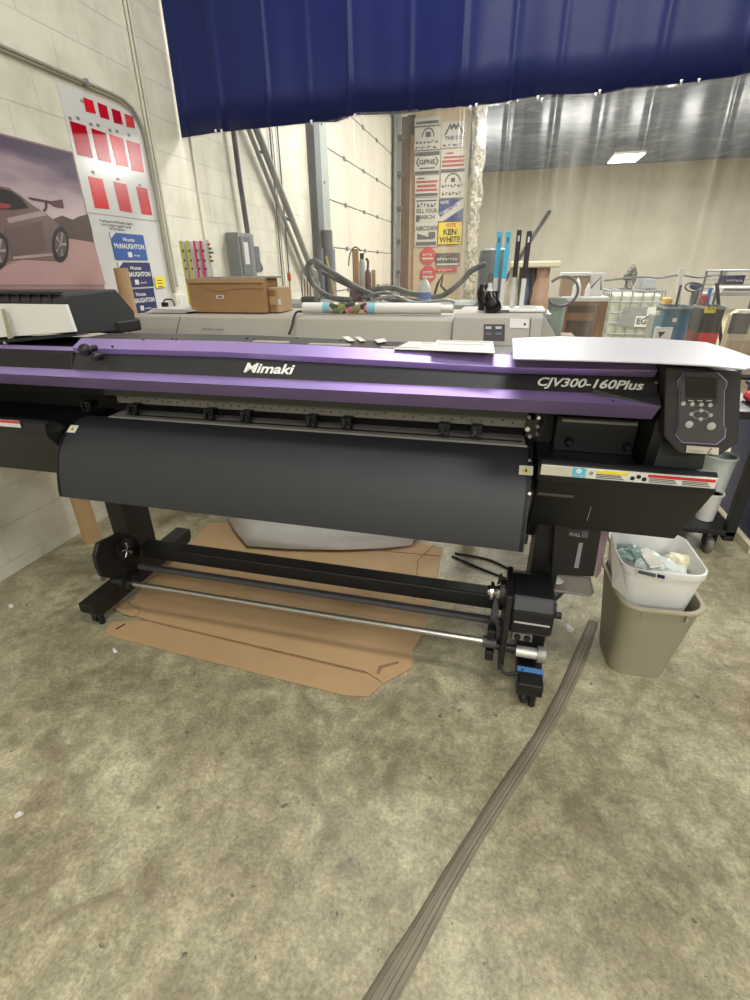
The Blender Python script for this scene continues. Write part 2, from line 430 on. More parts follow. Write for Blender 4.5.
# pinch rollers: one arm with a wheel and a lever, copied along the rail
zpt = .967
def pinch():
    root = MB().box((-.020, 1.612, zpt+.018), (.020, 1.66, zr0+.006)).build('pinch_roller', satin, None, bevel=.003)
    MB().cyl((-.018, 1.615, zpt+.012), (.018, 1.615, zpt+.012), .012, 16).build('wheel', rubber, root)
    MB().prism([(-.004, 1.612, zpt+.03), (-.004, 1.59, zpt+.045), (-.004, 1.588, zpt+.02), (-.004, 1.60, zpt+.008)], (.008, 0, 0)).build('lever', satin, root)
    MB().box((-.006, 1.606, zpt+.004), (.004, 1.612, zpt+.03)).build('clip', alu2, root)
    return root
pr0 = pinch()
xs = [atY(px, 415, 1.63).x for px in (92, 137, 211, 247, 312, 347, 445, 478)]
for i, x in enumerate(xs):
    c = pr0 if i == 0 else copy_tree(pr0)
    c.parent = PR; c.location = (x-PR.location.x, -PR.location.y, 0)
# media guide
gp = [(1.60, .958), (1.575, .963), (1.54, .958), (1.49, .938), (1.445, .905), (1.41, .862), (1.387, .81), (1.372, .76), (1.362, .715), (1.36, .69)]
gx0, gx1 = -1.672, .121
gi = [(y+.018, z-.010) for y, z in gp][::-1]
mg = MB().loft([[(x, y, z) for y, z in gp+gi] for x in (gx0, gx1)])
guide = mg.build('front_paper_guide', guide_m, PR, smooth=True)
MB().prism([(gx0+.002, y, z) for y, z in gp[1:]] + [(gx0+.002, 1.56, .70), (gx0+.002, 1.60, .80)], (.012, 0, 0)).build('guide_end_plate', satin, guide)
MB().prism([(gx1-.014, y, z) for y, z in gp[1:]] + [(gx1-.014, 1.56, .70), (gx1-.014, 1.60, .80)], (.012, 0, 0)).build('guide_end_plate', satin, guide)
MB().box((-1.66, 1.46, .66), (.14, 1.62, .70)).build('guide_support_beam', black, PR, bevel=.005)
def guide_pt(px, py):
    # point on the guide under a pixel
    d = RT*((px-375)/F_PX) - UP*((py-500)/F_PX) + FW
    for (y0, z0), (y1, z1) in zip(gp, gp[1:]):
        n = Vector((0, -(z0-z1), (y0-y1))); n = Vector((0, z1-z0, -(y1-y0))).normalized(); n = -n if n.y > 0 else n
        t = (Vector((0, y0, z0))-CAM).dot(n)/d.dot(n); p = CAM+d*t
        if min(z0, z1)-1e-4 <= p.z <= max(z0, z1)+1e-4: return p, n
    return p, n
def guide_sticker(px, py, w, h):
    p, n = guide_pt(px, py); xd = Vector((1, 0, 0)); u = n.cross(xd); u = u if u.z > 0 else -u
    c = [p+xd*sx*w/2+u*sy*h/2+n*.0008 for sx, sy in ((-1, -1), (1, -1), (1, 1), (-1, 1))]
    st = MB().prism(c, n*.0006).build('warning_sticker', white_p, guide)
    tri = [p+n*.0016+xd*a*w+u*b2*h for a, b2 in ((-.34, -.28), (.34, -.28), (0, .36))]
    MB().prism(tri, n*.0005).build('warning_triangle', yellow, st)
    tri = [p+n*.0022+xd*a*w+u*b2*h for a, b2 in ((-.08, -.18), (.08, -.18), (.03, .14), (-.03, .14))]
    MB().prism(tri, n*.0004).build('warning_mark', black, st)
guide_sticker(526, 470.5, .042, .034)
guide_sticker(73, 429, .04, .036)
for py in (461, 494): 
    p, n = guide_pt(529.5, py); MB().cyl(p, p+n*.004, .005, 12).build('screw', alu2, guide)

# lower cabinets either side of the guide
def cabinet(x0, x1, nm='maintenance_cover'):
    pf = [(1.40, .975), (1.395, .94), (1.40, .925), (1.56, .69), (1.60, .68), (2.02, .68), (2.04, .72), (2.04, .945), (1.49, .945), (1.45, .978), (1.42, .985)]
    return MB().loft([[(x, y, z) for y, z in pf] for x in (x0, x1)]).build(nm, satin, PR, bevel=.004)
cr = cabinet(.138, .604); cl = cabinet(-2.40, -1.68)
# silver label strip on the right cabinet
zt, zb = atY(543, 462, 1.40).z, atY(543, 476, 1.40).z
ls = MB().box((.14, 1.3925, .9445), (.600, 1.396, .976)).build('label_strip', alu2, cr, bevel=.001); ls['label'] = 'long silver strip with white, blue, yellow and red labels'
def lab(px0, px1, t0, t1, m, nm, y=1.391, par=None):
    a = atY(px0, 470, 1.392).x; b2 = atY(px1, 470, 1.392).x
    if px1 > 640: a = atY(px0, 476, 1.392).x; b2 = atY(px1, 482, 1.392).x
    return MB().box((a, y, .9445+.0315*t0), (b2, y+.0012, .9445+.0315*t1)).build(nm, m, par or ls)
wl = lab(586, 716, .06, .95, paper, 'warning_label'); 
bl = lab(573, 586, .06, .98, cyan, 'energy_label')
a0 = atY(574, 470, 1.391)
text('energy', (atY(574.5, 470, 1.391).x, 1.3905, .948), (1, 0, 0), (0, 0, 1), .026, paper, bl, height=.006)
MB().lathe((atY(579, 470, 1.391).x, 1.3905, .966), [(0, -.0008), (.009, -.0008), (.009, 0), (0, 0)], 5, 'Y').build('star', paper, bl)
lab(597, 629, .62, .9, yellow, 'yellow_stripe', 1.3898, wl)
lab(648, 715, .62, .88, red, 'red_stripe', 1.3898, wl)
xx = atY(592, 470, 1.39).x
MB().cyl((xx, 1.3905, .962), (xx, 1.3898, .962), .006, 12).build('mark', alu, wl)
for k, px in enumerate((634, 640, 646)):
    xx = atY(px, 472, 1.39).x; MB().lathe((xx, 1.3905, .957+.006*(k == 1)), [(0, -.0008), (.0065, -.0008), (.0065, 0), (0, 0)], 8, 'Y').build('pictogram', black, wl)
for px0, px1 in ((597, 628), (650, 680), (684, 714)):
    for t in (.2, .36, .5): lab(px0, px1-(t*12), t-.03, t+.03, char2, 'fine_print', 1.3899, wl)
tgrey = mat('faded_tape', (84, 84, 86), .5)
def slant_pt(px, py):
    n = Vector((0, .925-.69, -(1.56-1.40))); n = Vector((0, -(.925-.69), -(.16))).normalized()
    d = RT*((px-375)/F_PX) - UP*((py-500)/F_PX) + FW; t = (Vector((0, 1.40, .925))-CAM).dot(n)/d.dot(n); return CAM+d*t, n
p, n = slant_pt(538, 492); q, _ = slant_pt(573, 498)
MB().prism([p+n*.0005, Vector((q.x, p.y, p.z))+n*.0005, Vector((q.x, q.y, q.z))+n*.0005, Vector((p.x, q.y, q.z))+n*.0005], n*.0005).build('smudged_tape', tgrey, cr)
p, n = slant_pt(591, 507); q, _ = slant_pt(587, 520); MB().tube([p+n*.001, q+n*.001], .001, 6).build('scratch', btn, cr)
# left cabinet label
p0 = atY(-8, 415, 1.394); p1 = atY(20, 424, 1.394)
ll = MB().box((p0.x, 1.3925, .958), (p1.x, 1.394, .985)).build('warning_label', paper, cl)
MB().box((p0.x, 1.3915, .974), (p1.x, 1.3925, .984)).build('red_stripe', red, ll)
# shelf lip above cabinets

# right end: control housing
def px_poly(pts, y, depth): return [atY(a, b2, y) for a, b2 in pts], (0, depth, 0)
hs = [(666, 367), (742, 372), (741, 400), (739.5, 443), (719, 456.5), (679, 454.5), (664, 437), (664.5, 400)]
HY = 1.43
pp, v = px_poly(hs, HY, .10)
house = MB().prism(pp, v).build('control_housing', char, PR, bevel=.006)
ins = [(684, 372.5), (719, 373), (727.5, 381), (727, 387), (725, 391), (724.5, 426), (726.5, 429), (725.5, 438), (717, 445), (682, 443), (675, 435), (678.5, 424), (679.5, 391), (677.5, 387), (677.7, 381)]
pp, v = px_poly(ins, HY-.006, .008)
rim = MB().prism(pp, v).build('panel_rim', purple, house, bevel=.001); rim['label'] = 'thin purple outline around the buttons'
cx = sum(a for a, _ in ins)/len(ins); cyy = sum(b2 for _, b2 in ins)/len(ins)
ins2 = [(cx+(a-cx)*.965, cyy+(b2-cyy)*.975) for a, b2 in ins]
pp, v = px_poly(ins2, HY-.010, .010)
panel = MB().prism(pp, v).build('control_panel', char2, house, bevel=.0015)
PY = HY-.0105
bz = MB().prism(*px_poly([(685.5, 377), (718, 378), (717.5, 404), (702, 405), (686, 402)], PY-.001, .002)).build('screen_bezel', char, panel)
MB().prism(*px_poly([(687, 378), (716.2, 379), (715.8, 398.2), (686.8, 397)], PY-.003, .003)).build('display_screen', lens_m, bz)
def button(px, py, r, m=btn):
    p = atY(px, py, PY); MB().lathe((p.x, PY, p.z), [(0, -.004), (r*.8, -.004), (r, -.003), (r, .001), (0, .001)], 18, 'Y').build('button', m, panel, smooth=True)
for px, py in ((683, 403.5), (692, 404), (701, 404.5), (710, 405)): button(px, py, .0055)
for px, py in ((691, 414), (701, 410.5), (710.5, 415), (700.5, 419)): button(px, py, .005)
button(689, 424.3, .0095); button(711, 426, .0105)
ring = [atY(a, b2, PY-.001) for a, b2 in ((693, 412.5), (696, 411), (706, 411), (709, 413.5), (709, 416.5), (705, 419), (696, 418.5), (693, 416))]
MB().tube(ring+[ring[0]], .0008, 6).build('cursor_ring', btn, panel)
for px in (691, 700, 709):
    p = atY(px, 400.7, PY-.001); MB().box((p.x-.006, PY-.0015, p.z-.0015), (p.x+.006, PY, p.z+.0015)).build('key_caption', btn, panel)
tp = MB().prism(*px_poly([(687, 445.5), (719, 448), (718.5, 455), (686, 452.5)], HY-.003, .002)).build('tape_label', mat('masking_tape', (200, 194, 178), .7), house)
text('L', atY(707, 453.3, HY-.0035), (1, 0, 0), (0, 0, 1), .012, dark_steel, tp, height=.016, shear=.3)
MB().tube(smooth_path([atY(689+2.1*k, 450.5+(1.6 if k % 2 else -1.2)+.16*k, HY-.0035) for k in range(8)]), .0007, 5).build('handwriting', alu, tp)
# body behind the panel
MB().loft([[(x, 1.53, 1.265), (x, 1.53, 1.10), (x, 1.50, .95), (x, 2.04, .95), (x, 2.06, 1.22), (x, 1.70, 1.278), (x, 1.56, 1.278)] for x in (.45, .60)]).build('right_end_cover', satin, PR, bevel=.005)
o = MB().prism([(.438, 1.50, .95), (.438, 1.48, 1.10), (.438, 1.46, 1.13), (.438, 1.70, 1.13), (.438, 1.70, .95)], (.03, 0, 0)).build('inner_cheek', satin, PR, bevel=.002)
# capping station bay between the platen and the right end
bay = MB().box((.12, 1.70, .945), (.42, 1.76, 1.2)).build('service_bay', black, PR)
p, q = atY(562, 420, 1.62), atY(637, 455, 1.62)
cp = MB().box((.19, 1.62, .945), (.435, 1.70, 1.062)).build('bay_panel', satin, bay, bevel=.003)
MB().box((.205, 1.612, 1.047), (.428, 1.622, 1.056)).build('panel_strip', alu, cp)
for px, py in ((569, 441), (627, 446)):
    k = atY(px, py, 1.61); MB().lathe((k.x, 1.60, k.z), [(0, -.012), (.008, -.012), (.013, -.004), (.013, .02), (0, .02)], 16, 'Y').build('thumb_screw', black, cp, smooth=True)
# carriage end bracket cluster beside the platen
br0 = MB().box((.095, 1.60, .99), (.135, 1.70, 1.11)).build('end_bracket', satin, PR, bevel=.003)
for k, (dx, dz2, r) in enumerate(((.10, 1.06, .006), (.13, 1.06, .006), (.115, 1.09, .005), (.1, 1.02, .008), (.13, 1.03, .006), (.135, 1.005, .008), (.11, .995, .006))):
    MB().cyl((dx, 1.60, dz2), (dx, 1.592, dz2), r, 10).build('bolt', chrome if k % 2 else alu, br0)
MB().tube(smooth_path([(.138, 1.59, 1.08), (.152, 1.585, 1.05), (.14, 1.58, 1.02), (.15, 1.585, .99)]), .0035, 8).build('cable', rubber, br0)
# left end cover + ink station
le = MB().loft([[(x, 1.53, 1.245), (x, 1.50, 1.225), (x, 1.475, 1.17), (x, 1.45, 1.15), (x, 1.47, 1.12), (x, 1.72, 1.12), (x, 1.72, 1.0), (x, 2.04, 1.0), (x, 2.04, 1.2), (x, 1.7, 1.26)] for x in (XL, XF0+.002)])
lec = le.build('left_end_cover', satin, PR, bevel=.003)
MB().loft([[(x, 1.532, 1.247), (x, 1.515, 1.235), (x, 1.515, 1.228), (x, 1.53, 1.24)] for x in (XL, XF0)]).build('accent_band', purple, lec)
MB().loft([[(x, D[0]-.002, D[1]), (x, E[0], E[1]), (x, Fp[0], Fp[1]), (x, Fp[0]+.02, Fp[1]), (x, D[0]+.02, D[1])] for x in (XL, XF0)]).build('accent_band', purple, lec)
MB().box((XL, 1.47, .99), (XL+.03, 2.04, 1.2)).box((XL+.03, 1.74, .98), (-1.6, 1.77, 1.13)).build('left_bay_wall', black, PR)
side = [(1.585, 1.425), (1.85, 1.435), (1.93, 1.345), (1.93, 1.262), (1.585, 1.285)]
ink = MB().loft([[(x, y, z) for y, z in [(1.575, 1.41)]+side] for x in (XL, -1.605)]).build('ink_station', char, PR, bevel=.006)
MB().box((-1.70, 1.80, 1.262), (-1.597, 1.95, 1.312)).build('ink_station_base', satin, ink, bevel=.008)
for k in range(15):
    x = XL+.03+k*.05; MB().box((x, 1.573, 1.398), (x+.008, 1.60, 1.436)).build('vent_rib', satin, ink, bevel=.002)
MB().box((XL, 1.568, 1.428), (-1.63, 1.60, 1.436)).build('top_lip', satin, ink, bevel=.002)
wp = [atY(-60, 303, 1.545), atY(66, 304.5, 1.572), atY(75.5, 332, 1.56), atY(-60, 342, 1.52)]
ip = MB().prism(wp, (0, .012, 0)).build('ink_cover', white_p, ink, bevel=.003); ip['label'] = 'white flap of the ink station'
lp = [atY(-60, 344, 1.51), atY(76, 334, 1.55), atY(77, 336, 1.55), atY(-60, 349, 1.51)]
MB().prism(lp, (0, .06, 0)).build('flap_ledge', black, ink)
q = atY(5, 343, 1.505); MB().sphere(q, .006).build('flap_pin', chrome, ink)
a, b2, c, d = atY(1, 309, 1.535), atY(4, 309, 1.535), atY(12.5, 338, 1.51), atY(8, 339, 1.51)
MB().prism([a, b2, c, d], (0, .004, 0)).build('flap_seam', beige, ip)
# ball mount on the fascia
p = atY(85, 350, 1.45); kb = MB().sphere(p, .022).build('ball_mount', satin, PR, smooth=True)
MB().cyl(p, (p.x, 1.50, p.z), .011, 14).build('ball_neck', satin, kb)
p2 = atY(96, 357, 1.46); MB().lathe((p2.x, 1.455, p2.z), [(0, -.01), (.010, -.008), (.014, 0), (.014, .03), (0, .03)], 16, 'Y').build('mount_knob', satin, kb, smooth=True)

# ---- stand
for x0, x1 in ((-1.78, -1.68), (.185, .285)):
    MB().box((x0, 1.66, .10), (x1, 1.82, .70)).build('stand_leg', black, PR, bevel=.004)
def foot(x):
    f = MB().prism([(x-.045, 1.365, .132), (x-.045, 1.365, .085), (x-.045, 1.39, .055), (x-.045, 2.09, .055), (x-.045, 2.11, .08), (x-.045, 2.11, .132)], (.09, 0, 0)).build('foot', black, PR, bevel=.005)
    for y in (1.405, 2.05):
        c = MB().lathe((x-.014, y+.01, .026), [(0, -.011), (.022, -.011), (.026, -.006), (.026, .006), (.022, .011), (0, .011)], 20, 'X')
        c = c.build('caster', rubber, f, smooth=True)
        MB().box((x-.032, y-.005, .024), (x-.027, y+.03, .058)).box((x-.001, y-.005, .024), (x+.004, y+.03, .058)).build('caster_fork', satin, c)
        MB().cyl((x+.018, y, .058), (x+.018, y, .0), .014, 12).build('levelling_pad', satin, f)
    return f
fl = foot(-1.735); frt = foot(.215)
MB().cyl((-1.745, 1.45, .132), (-1.745, 1.45, .1335), .007, 12).build('bolt_hole', rubber, fl)
tb = MB()
tb.box((.168, 1.43, .056), (.262, 1.455, .1335)).build('blue_tape', tape_b, frt)['label'] = 'strip of light blue tape around the foot'
MB().box((-1.60, 1.62, .25), (.12, 1.69, .318)).build('cross_beam', black, PR, bevel=.006)
MB().box((-1.60, 1.57, .212), (.10, 1.60, .238)).build('cross_rail', char2, PR, bevel=.008)
MB().box((-1.68, 1.82, .50), (.20, 1.88, .60)).build('rear_beam', black, PR, bevel=.004)
MB().prism([(.28, 1.66, .13), (.28, 2.0, .13), (.28, 2.0, .22), (.28, 1.84, .32), (.28, 1.66, .32)], (.012, 0, 0)).build('stand_gusset', black, PR)
MB().prism([(.285, 1.74, .20), (.38, 1.90, .20), (.30, 2.0, .20), (.285, 2.0, .20)], (0, 0, .03)).build('gusset_shelf', black, PR)
# ---- take-up unit
out = [(120, 533), (99, 543), (95.5, 556), (98, 568), (103, 577), (118, 579), (140, 563), (141, 547), (137, 536), (131, 533)]
plate = MB().prism([atX(a, b2, -1.60) for a, b2 in out], (-.02, 0, 0)).build('take_up_plate', satin, PR, bevel=.003)
c = atX(118, 548, -1.63)
fls = MB().lathe((-1.60, c.y, c.z), [(0, -.02), (.015, -.02), (.018, 0), (.05, 0), (.05, .006), (0, .02)], 24, 'X').build('spool_flange', satin, plate, smooth=True)
for k in range(5):
    a = k*2*math.pi/5+.3
    MB().cyl((-1.578, c.y+.008*math.cos(a), c.z+.008*math.sin(a)), (-1.578, c.y+.036*math.cos(a), c.z+.036*math.sin(a)), .005, 8).build('flange_spoke', chrome, fls)
p = atX(102, 577, -1.65); MB().lathe((-1.66, p.y, p.z), [(0, -.022), (.018, -.02), (.02, -.01), (.02, .02), (0, .02)], 18, 'X').build('clamp_knob', alu, plate, smooth=True)
p = atX(121, 581, -1.60); MB().cyl((-1.64, p.y, p.z), (-1.57, p.y, p.z), .026, 18).build('clamp_hub', satin, plate, smooth=True)
# steel tension bar with collars
by, bzv = 1.47, atY(300, 610, 1.47).z
xa, xb = atY(134, 584, by).x, atY(484, 641, by).x
za, zb2 = atY(134, 584, by).z, atY(484, 641, by).z
bar = MB().cyl((xa-.05, by, za), (xb+.01, by, zb2), .0125, 24).build('tension_bar', steel, PR, smooth=True); bar['label'] = 'shiny steel bar near the floor'
MB().cyl((xa-.06, by, za), (xa-.005, by, za), .026, 18).build('bar_collar', satin, bar, smooth=True)
MB().cyl((xb-.005, by, zb2), (xb+.045, by, zb2), .022, 18).build('bar_collar', char2, bar, smooth=True)
MB().box((xb+.008, by-.022, zb2-.075), (xb+.04, by+.022, zb2-.03)).build('bar_clamp', satin, bar, bevel=.005)
MB().box((xb+.008, by-.022, zb2+.028), (xb+.04, by+.022, zb2+.07)).build('bar_clamp', satin, bar, bevel=.005)
MB().cyl((xb+.04, by, zb2-.012), (xb+.12, by, zb2-.012), .016, 14).build('bar_stub', satin, bar)
MB().cyl((xb+.12, by, zb2-.02), (.235, by, zb2-.02), .021, 20).build('bar_sleeve', alu2, bar, smooth=True)
MB().cyl((.232, by, zb2-.02), (.262, by, zb2-.02), .031, 20).build('bar_cap', alu, bar, smooth=True)
# gearbox
gx = MB().loft([[(x, 1.42, .42), (x, 1.42, .325), (x, 1.46, .285), (x, 1.62, .27), (x, 1.66, .30), (x, 1.66, .43), (x, 1.60, .455), (x, 1.46, .455)] for x in (.115, .262)])
gear = gx.build('take_up_motor', satin, PR, bevel=.01)
MB().box((.13, 1.416, .365), (.25, 1.424, .37)).build('housing_seam', btn, gear)
MB().box((.135, 1.46, .252), (.205, 1.475, .285)).build('socket_plate', alu, gear)
for dx in (.152, .187): MB().cyl((dx, 1.462, .268), (dx, 1.452, .268), .012, 12).build('socket', rubber, gear)
MB().cyl((.262, 1.52, .37), (.278, 1.52, .37), .026, 16).build('motor_hub', satin, gear)
MB().cyl((.30, 1.52, .345), (.278, 1.52, .345), .013, 12).build('release_knob', rubber, gear, smooth=True)
MB().prism([(.095, 1.40, .30), (.095, 1.36+.06, .47), (.095, 1.60, .48), (.095, 1.66, .30), (.095, 1.60, .12), (.095, 1.43, .12)], (.02, 0, 0)).build('side_plate', satin, gear, bevel=.003)
MB().box((.16, 1.52, .13), (.26, 1.66, .29)).build('motor_mount', black, gear, bevel=.004)
fc = atY(503, 603, 1.60)
fl2 = MB().lathe((.085, 1.54, .40), [(0, -.055), (.018, -.055), (.02, -.045), (.036, -.045), (.036, -.035), (.02, -.03), (.03, -.012), (.045, -.01), (.045, .01), (0, .01)], 22, 'X').build('spool_flange', chrome, gear, smooth=True)
fl2['label'] = 'chrome flange holding the paper core'
MB().lathe((.085, 1.54, .40), [(.046, -.012), (.052, -.012), (.052, .012), (.046, .012)], 22, 'X').build('flange_ring', satin, fl2)
pts = [atY(500, 574, 1.62), atY(497, 595, 1.59), atY(495, 618, 1.54), atY(497, 642, 1.50)]
MB().prism([pts[0], pts[1]+Vector((-.012, 0, 0)), pts[2]+Vector((-.018, 0, 0)), pts[3]+Vector((-.01, 0, 0)), pts[3]+Vector((.012, 0, 0)), pts[2]+Vector((.012, 0, 0)), pts[1]+Vector((.01, 0, 0)), pts[0]+Vector((.01, 0, 0))], (0, .006, 0)).build('swing_lever', satin, gear)
MB().tube(smooth_path([(.10, 1.44, .16), (.12, 1.41, .13), (.16, 1.42, .125), (.19, 1.44, .13)]), .006, 8).build('cable', rubber, gear)
# ---- waste ink bottle bay and tray under the right cabinet
wb = MB().prism([atY(555, 522, 1.60), atY(602, 528, 1.60), atY(594, 577, 1.60), atY(551, 575, 1.60)], (0, .16, 0)).build('waste_ink_cover', satin, PR, bevel=.004)
p = atY(577, 545, 1.598)
MB().prism([atY(579, 543, 1.599), atY(583, 543, 1.599), atY(578.5, 568, 1.599), atY(574, 568, 1.599)], (0, .004, 0)).build('level_window', mat('window_grey', (140, 140, 150), .4), wb)
sk = MB().prism([atY(568, 529, 1.598), atY(589, 530, 1.598), atY(588, 538.5, 1.598), atY(568, 536, 1.598)], (0, .003, 0)).build('full_label', char, wb)
text('FULL', atY(570, 535.5, 1.5965), (1, 0, .0), (0, 0, 1), .034, btn, sk, height=.012)
MB().prism([atY(582, 530.5, 1.5965), atY(588.5, 531, 1.5965), atY(588, 538, 1.5965), atY(581.5, 537.5, 1.5965)], (0, .001, 0)).build('label_patch', dark_steel, sk)
tz = .335
tr = [atZ(549, 575, tz), atZ(590, 579, tz), atZ(593, 594, tz), atZ(590, 597, tz), atZ(553, 592, tz), atZ(549, 590, tz)]
tray = MB().prism(tr, (0, 0, .006)).build('drip_tray', 'tray_plastic', PR, bevel=.002)
for i in range(len(tr)):
    MB().tube([tr[i]+Vector((0, 0, .008)), tr[(i+1) % len(tr)]+Vector((0, 0, .008))], .003, 6).build('tray_rim', alu, tray)
p = atZ(556.5, 581, tz+.008); MB().lathe(p, [(0, 0), (.024, 0), (.026, .004), (.022, .008), (.019, .005), (0, .005)], 24).build('tray_cup', white_p, tray, smooth=True)
MB().prism([(tr[0].x-.006, tr[0].y, tz-.01), (tr[0].x+.03, tr[0].y+.03, tz-.01), (tr[0].x+.03, tr[0].y+.03, tz+.10), (tr[0].x-.006, tr[0].y, tz+.12)], (-.004, .004, 0)).build('tray_hanger', black, tray)
# ================================================================== things on the printer
pz = 1.288
top = [(512.5, 359.6), (560, 361), (600, 362), (650, 363.6), (705, 366.5), (745, 370.5), (762, 366), (750, 358), (728, 350), (706, 343.5), (660, 340), (610, 338.5), (560, 337.8), (512, 339.5)]
sh = MB().prism([atZ(a, b2, pz) for a, b2 in top], (0, 0, .004)).build('white_sheet', sheet_m, bevel=.001)
tag(sh, 'large blank white sheet laid over the right end of the printer', 'sheet')
pz2 = deckz+.004+sag(-.25)
def paper_on_deck(px_pts, z, label, m, lines=()):
    o = MB().prism([atZ(a, b2, z) for a, b2 in px_pts], (0, 0, .0008)).build('paper_sheet', m); tag(o, label, 'paper', 'papers on the printer')
    for a, b2, c, d in lines:
        MB().tube([atZ(a, b2, z+.001), atZ(c, d, z+.001)], .0012, 5).build('printed_line', alu, o)
    return o
paper_on_deck([(393.5, 349.3), (409, 341.5), (455, 343), (455, 351.5), (430, 350.5)], pz2, 'printed white paper slipped under another, left of the two loose papers', paper, [(421, 343, 432, 343.2)])
paper_on_deck([(430, 350.5), (437, 340), (493, 341.5), (495, 353.3)], pz2+.003, 'loose printed white paper lying beside the big white sheet, right of the two', paper, [(440, 340.5, 490, 342.5), (438, 344, 485, 345)])
for i, pts in enumerate(([(342, 337), (349, 336.5), (355, 341), (349, 341.5)], [(355, 337), (360, 337), (366, 341), (360, 341.5)], [(374, 340), (384, 338.5), (387, 341.5), (378, 343)])):
    o = MB().prism([atZ(a, b2, deckz+.0035+sag(-.65)) for a, b2 in pts], (0, 0, .001)).build('paper_scrap', paper)
    tag(o, ['slanted white paper strip on the printer top, leftmost of three', 'slanted white paper strip on the printer top, middle of three', 'crumpled cream paper bit on the printer top, nearest the printed papers'][i], 'paper scrap', 'paper scraps on the printer')

# ================================================================== SECOND PRINTER behind
GM = thing('grey_printer', 'older grey wide printer standing behind the black and purple printer', 'printer', (-.9, 2.65, 0))
gz = atY(300, 315.6, 2.5).z
gl0 = atY(136, 313, 2.5).x
gxm, gxr = atY(455, 317, 2.5).x, atY(543, 316, 2.5).x
lid = MB().loft([[(x, 2.47, gz-.012), (x, 2.5, gz), (x, 2.96, gz+.004), (x, 2.99, gz-.03), (x, 2.99, .95), (x, 2.38, .95), (x, 2.38, gz-.20)] for x in (gl0, gxm-.004)]).build('lid', grey_case, GM, bevel=.006)
x0 = atY(183, 313, 2.5).x; MB().tube([(x0, 2.468, gz-.011), (x0-.03, 2.375, gz-.20)], .0022, 6).build('lid_seam', dark_steel, lid)
text('JV33-160', atY(201, 330.6, 2.412), (1, 0, 0), (0, .12, .19), .135, dark_steel, lid, height=.014, shear=.2, bold=.02, name='model_lettering')
hz = atY(480, 314, 2.46).z
hou = MB().loft([[(x, 2.43, hz-.012), (x, 2.46, hz), (x, 2.96, hz), (x, 3.0, hz-.03), (x, 3.0, .95), (x, 2.36, .95), (x, 2.36, hz-.2)] for x in (gxm, gxr)]).build('right_housing', grey_case, GM, bevel=.006)
MB().loft([[(gxr, 2.46, hz), (gxr, 2.96, hz), (gxr, 2.96, .95), (gxr, 2.38, .95)], [(gxr+.10, 2.46, hz-.14), (gxr+.10, 2.96, hz-.14), (gxr+.10, 2.96, .95), (gxr+.10, 2.38, .95)]]).build('end_slope', grey_case, hou, bevel=.004)
def gf(px, py, y=None):   # sloping front face of the housing
    a = Vector((0, 2.43, hz-.012)); b3 = Vector((0, 2.36, hz-.2)); e = b3-a; n = Vector((0, e.z, -e.y)).normalized(); n = n if n.y < 0 else -n
    d = RT*((px-375)/F_PX) - UP*((py-500)/F_PX) + FW; t = (a-CAM).dot(n)/d.dot(n); return CAM+d*t+n*.001, n
n = gf(500, 330)[1]
op = MB().prism([gf(a, b2)[0] for a, b2 in ((484, 324.5), (505, 324.5), (504.5, 341), (483.5, 340.5))], n*.003).build('control_panel', satin, hou)
for a in (488.5, 498.5):
    for b2 in (328, 334): MB().prism([gf(a+u, b2+v)[0]+n*.003 for u, v in ((-3, -1.3), (3, -1.3), (3, 1.3), (-3, 1.3))], n*.002).build('panel_key', btn if b2 < 330 else dark_steel, op)
wl2 = MB().prism([gf(a, b2)[0] for a, b2 in ((510, 318.5), (529, 319.2), (528.5, 328.5), (509.5, 327.8))], n*.001).build('paper_label', paper, hou)
MB().prism([gf(a, b2)[0]+n*.001 for a, b2 in ((523.5, 323.4), (526, 323.4), (526, 325.4), (523.5, 325.4))], n*.0006).build('label_print', black, wl2)
p = gf(531, 318)[0]; q = gf(529, 341)[0]; MB().tube([p, q], .002, 6).build('housing_seam', dark_steel, hou)
for x0, x1 in ((gl0+.05, gl0+.15), (gxr-.30, gxr-.22)):
    MB().box((x0, 2.60, .0), (x1, 2.72, .95)).build('stand_leg', beige, GM, bevel=.004)
lz = gz+.006; hzt = hz+.002

# cable from lid
o = MB().tube(smooth_path([atY(289, 334, 2.345), atY(292, 326, 2.385), atY(294, 317, 2.452), atY(297, 312, 2.48), atY(302, 311.5, 2.50)]), .006, 8).build('power_cable', rubber, smooth=True)
tag(o, 'short black cable running over the lid of the grey printer', 'cable')

# cardboard boxes on the lid
def carton(name, x0, x1, y0, y1, z0, z1, label, m=kraft_d):
    t = thing(name, label, 'box', ((x0+x1)/2, (y0+y1)/2, z0))
    MB().box((x0, y0, z0), (x1, y1, z1)).build('carton', m, t, bevel=.004)
    return t
bx0, bx1 = atY(190, 300, 2.56).x, atY(265, 300, 2.56).x; bzt = atY(190, 279, 2.56).z
c1 = carton('cardboard_box', bx0, bx1, 2.56, 2.74, lz, bzt, 'long brown cardboard box on the grey printer with a small white label on its front')
p = atY(220, 297, 2.558); MB().box((p.x-.022, 2.557, p.z-.009), (p.x+.022, 2.56, p.z+.009)).build('box_label', paper, c1)
p = atY(220, 297, 2.556); MB().box((p.x-.014, 2.5562, p.z-.004), (p.x+.014, 2.557, p.z+.004)).build('label_print', dark_steel, c1)
MB().tube(smooth_path([atY(194, 284, 2.559), atY(212, 290, 2.559), atY(222, 291.5, 2.559), atY(236, 289, 2.559), atY(264, 289, 2.559)]), .0016, 6).build('lid_fold', kraft_e, c1)
MB().box((bx0-.005, 2.553, bzt-.022), (bx1, 2.56, bzt+.004)).build('lid_flap', kraft, c1, bevel=.002)
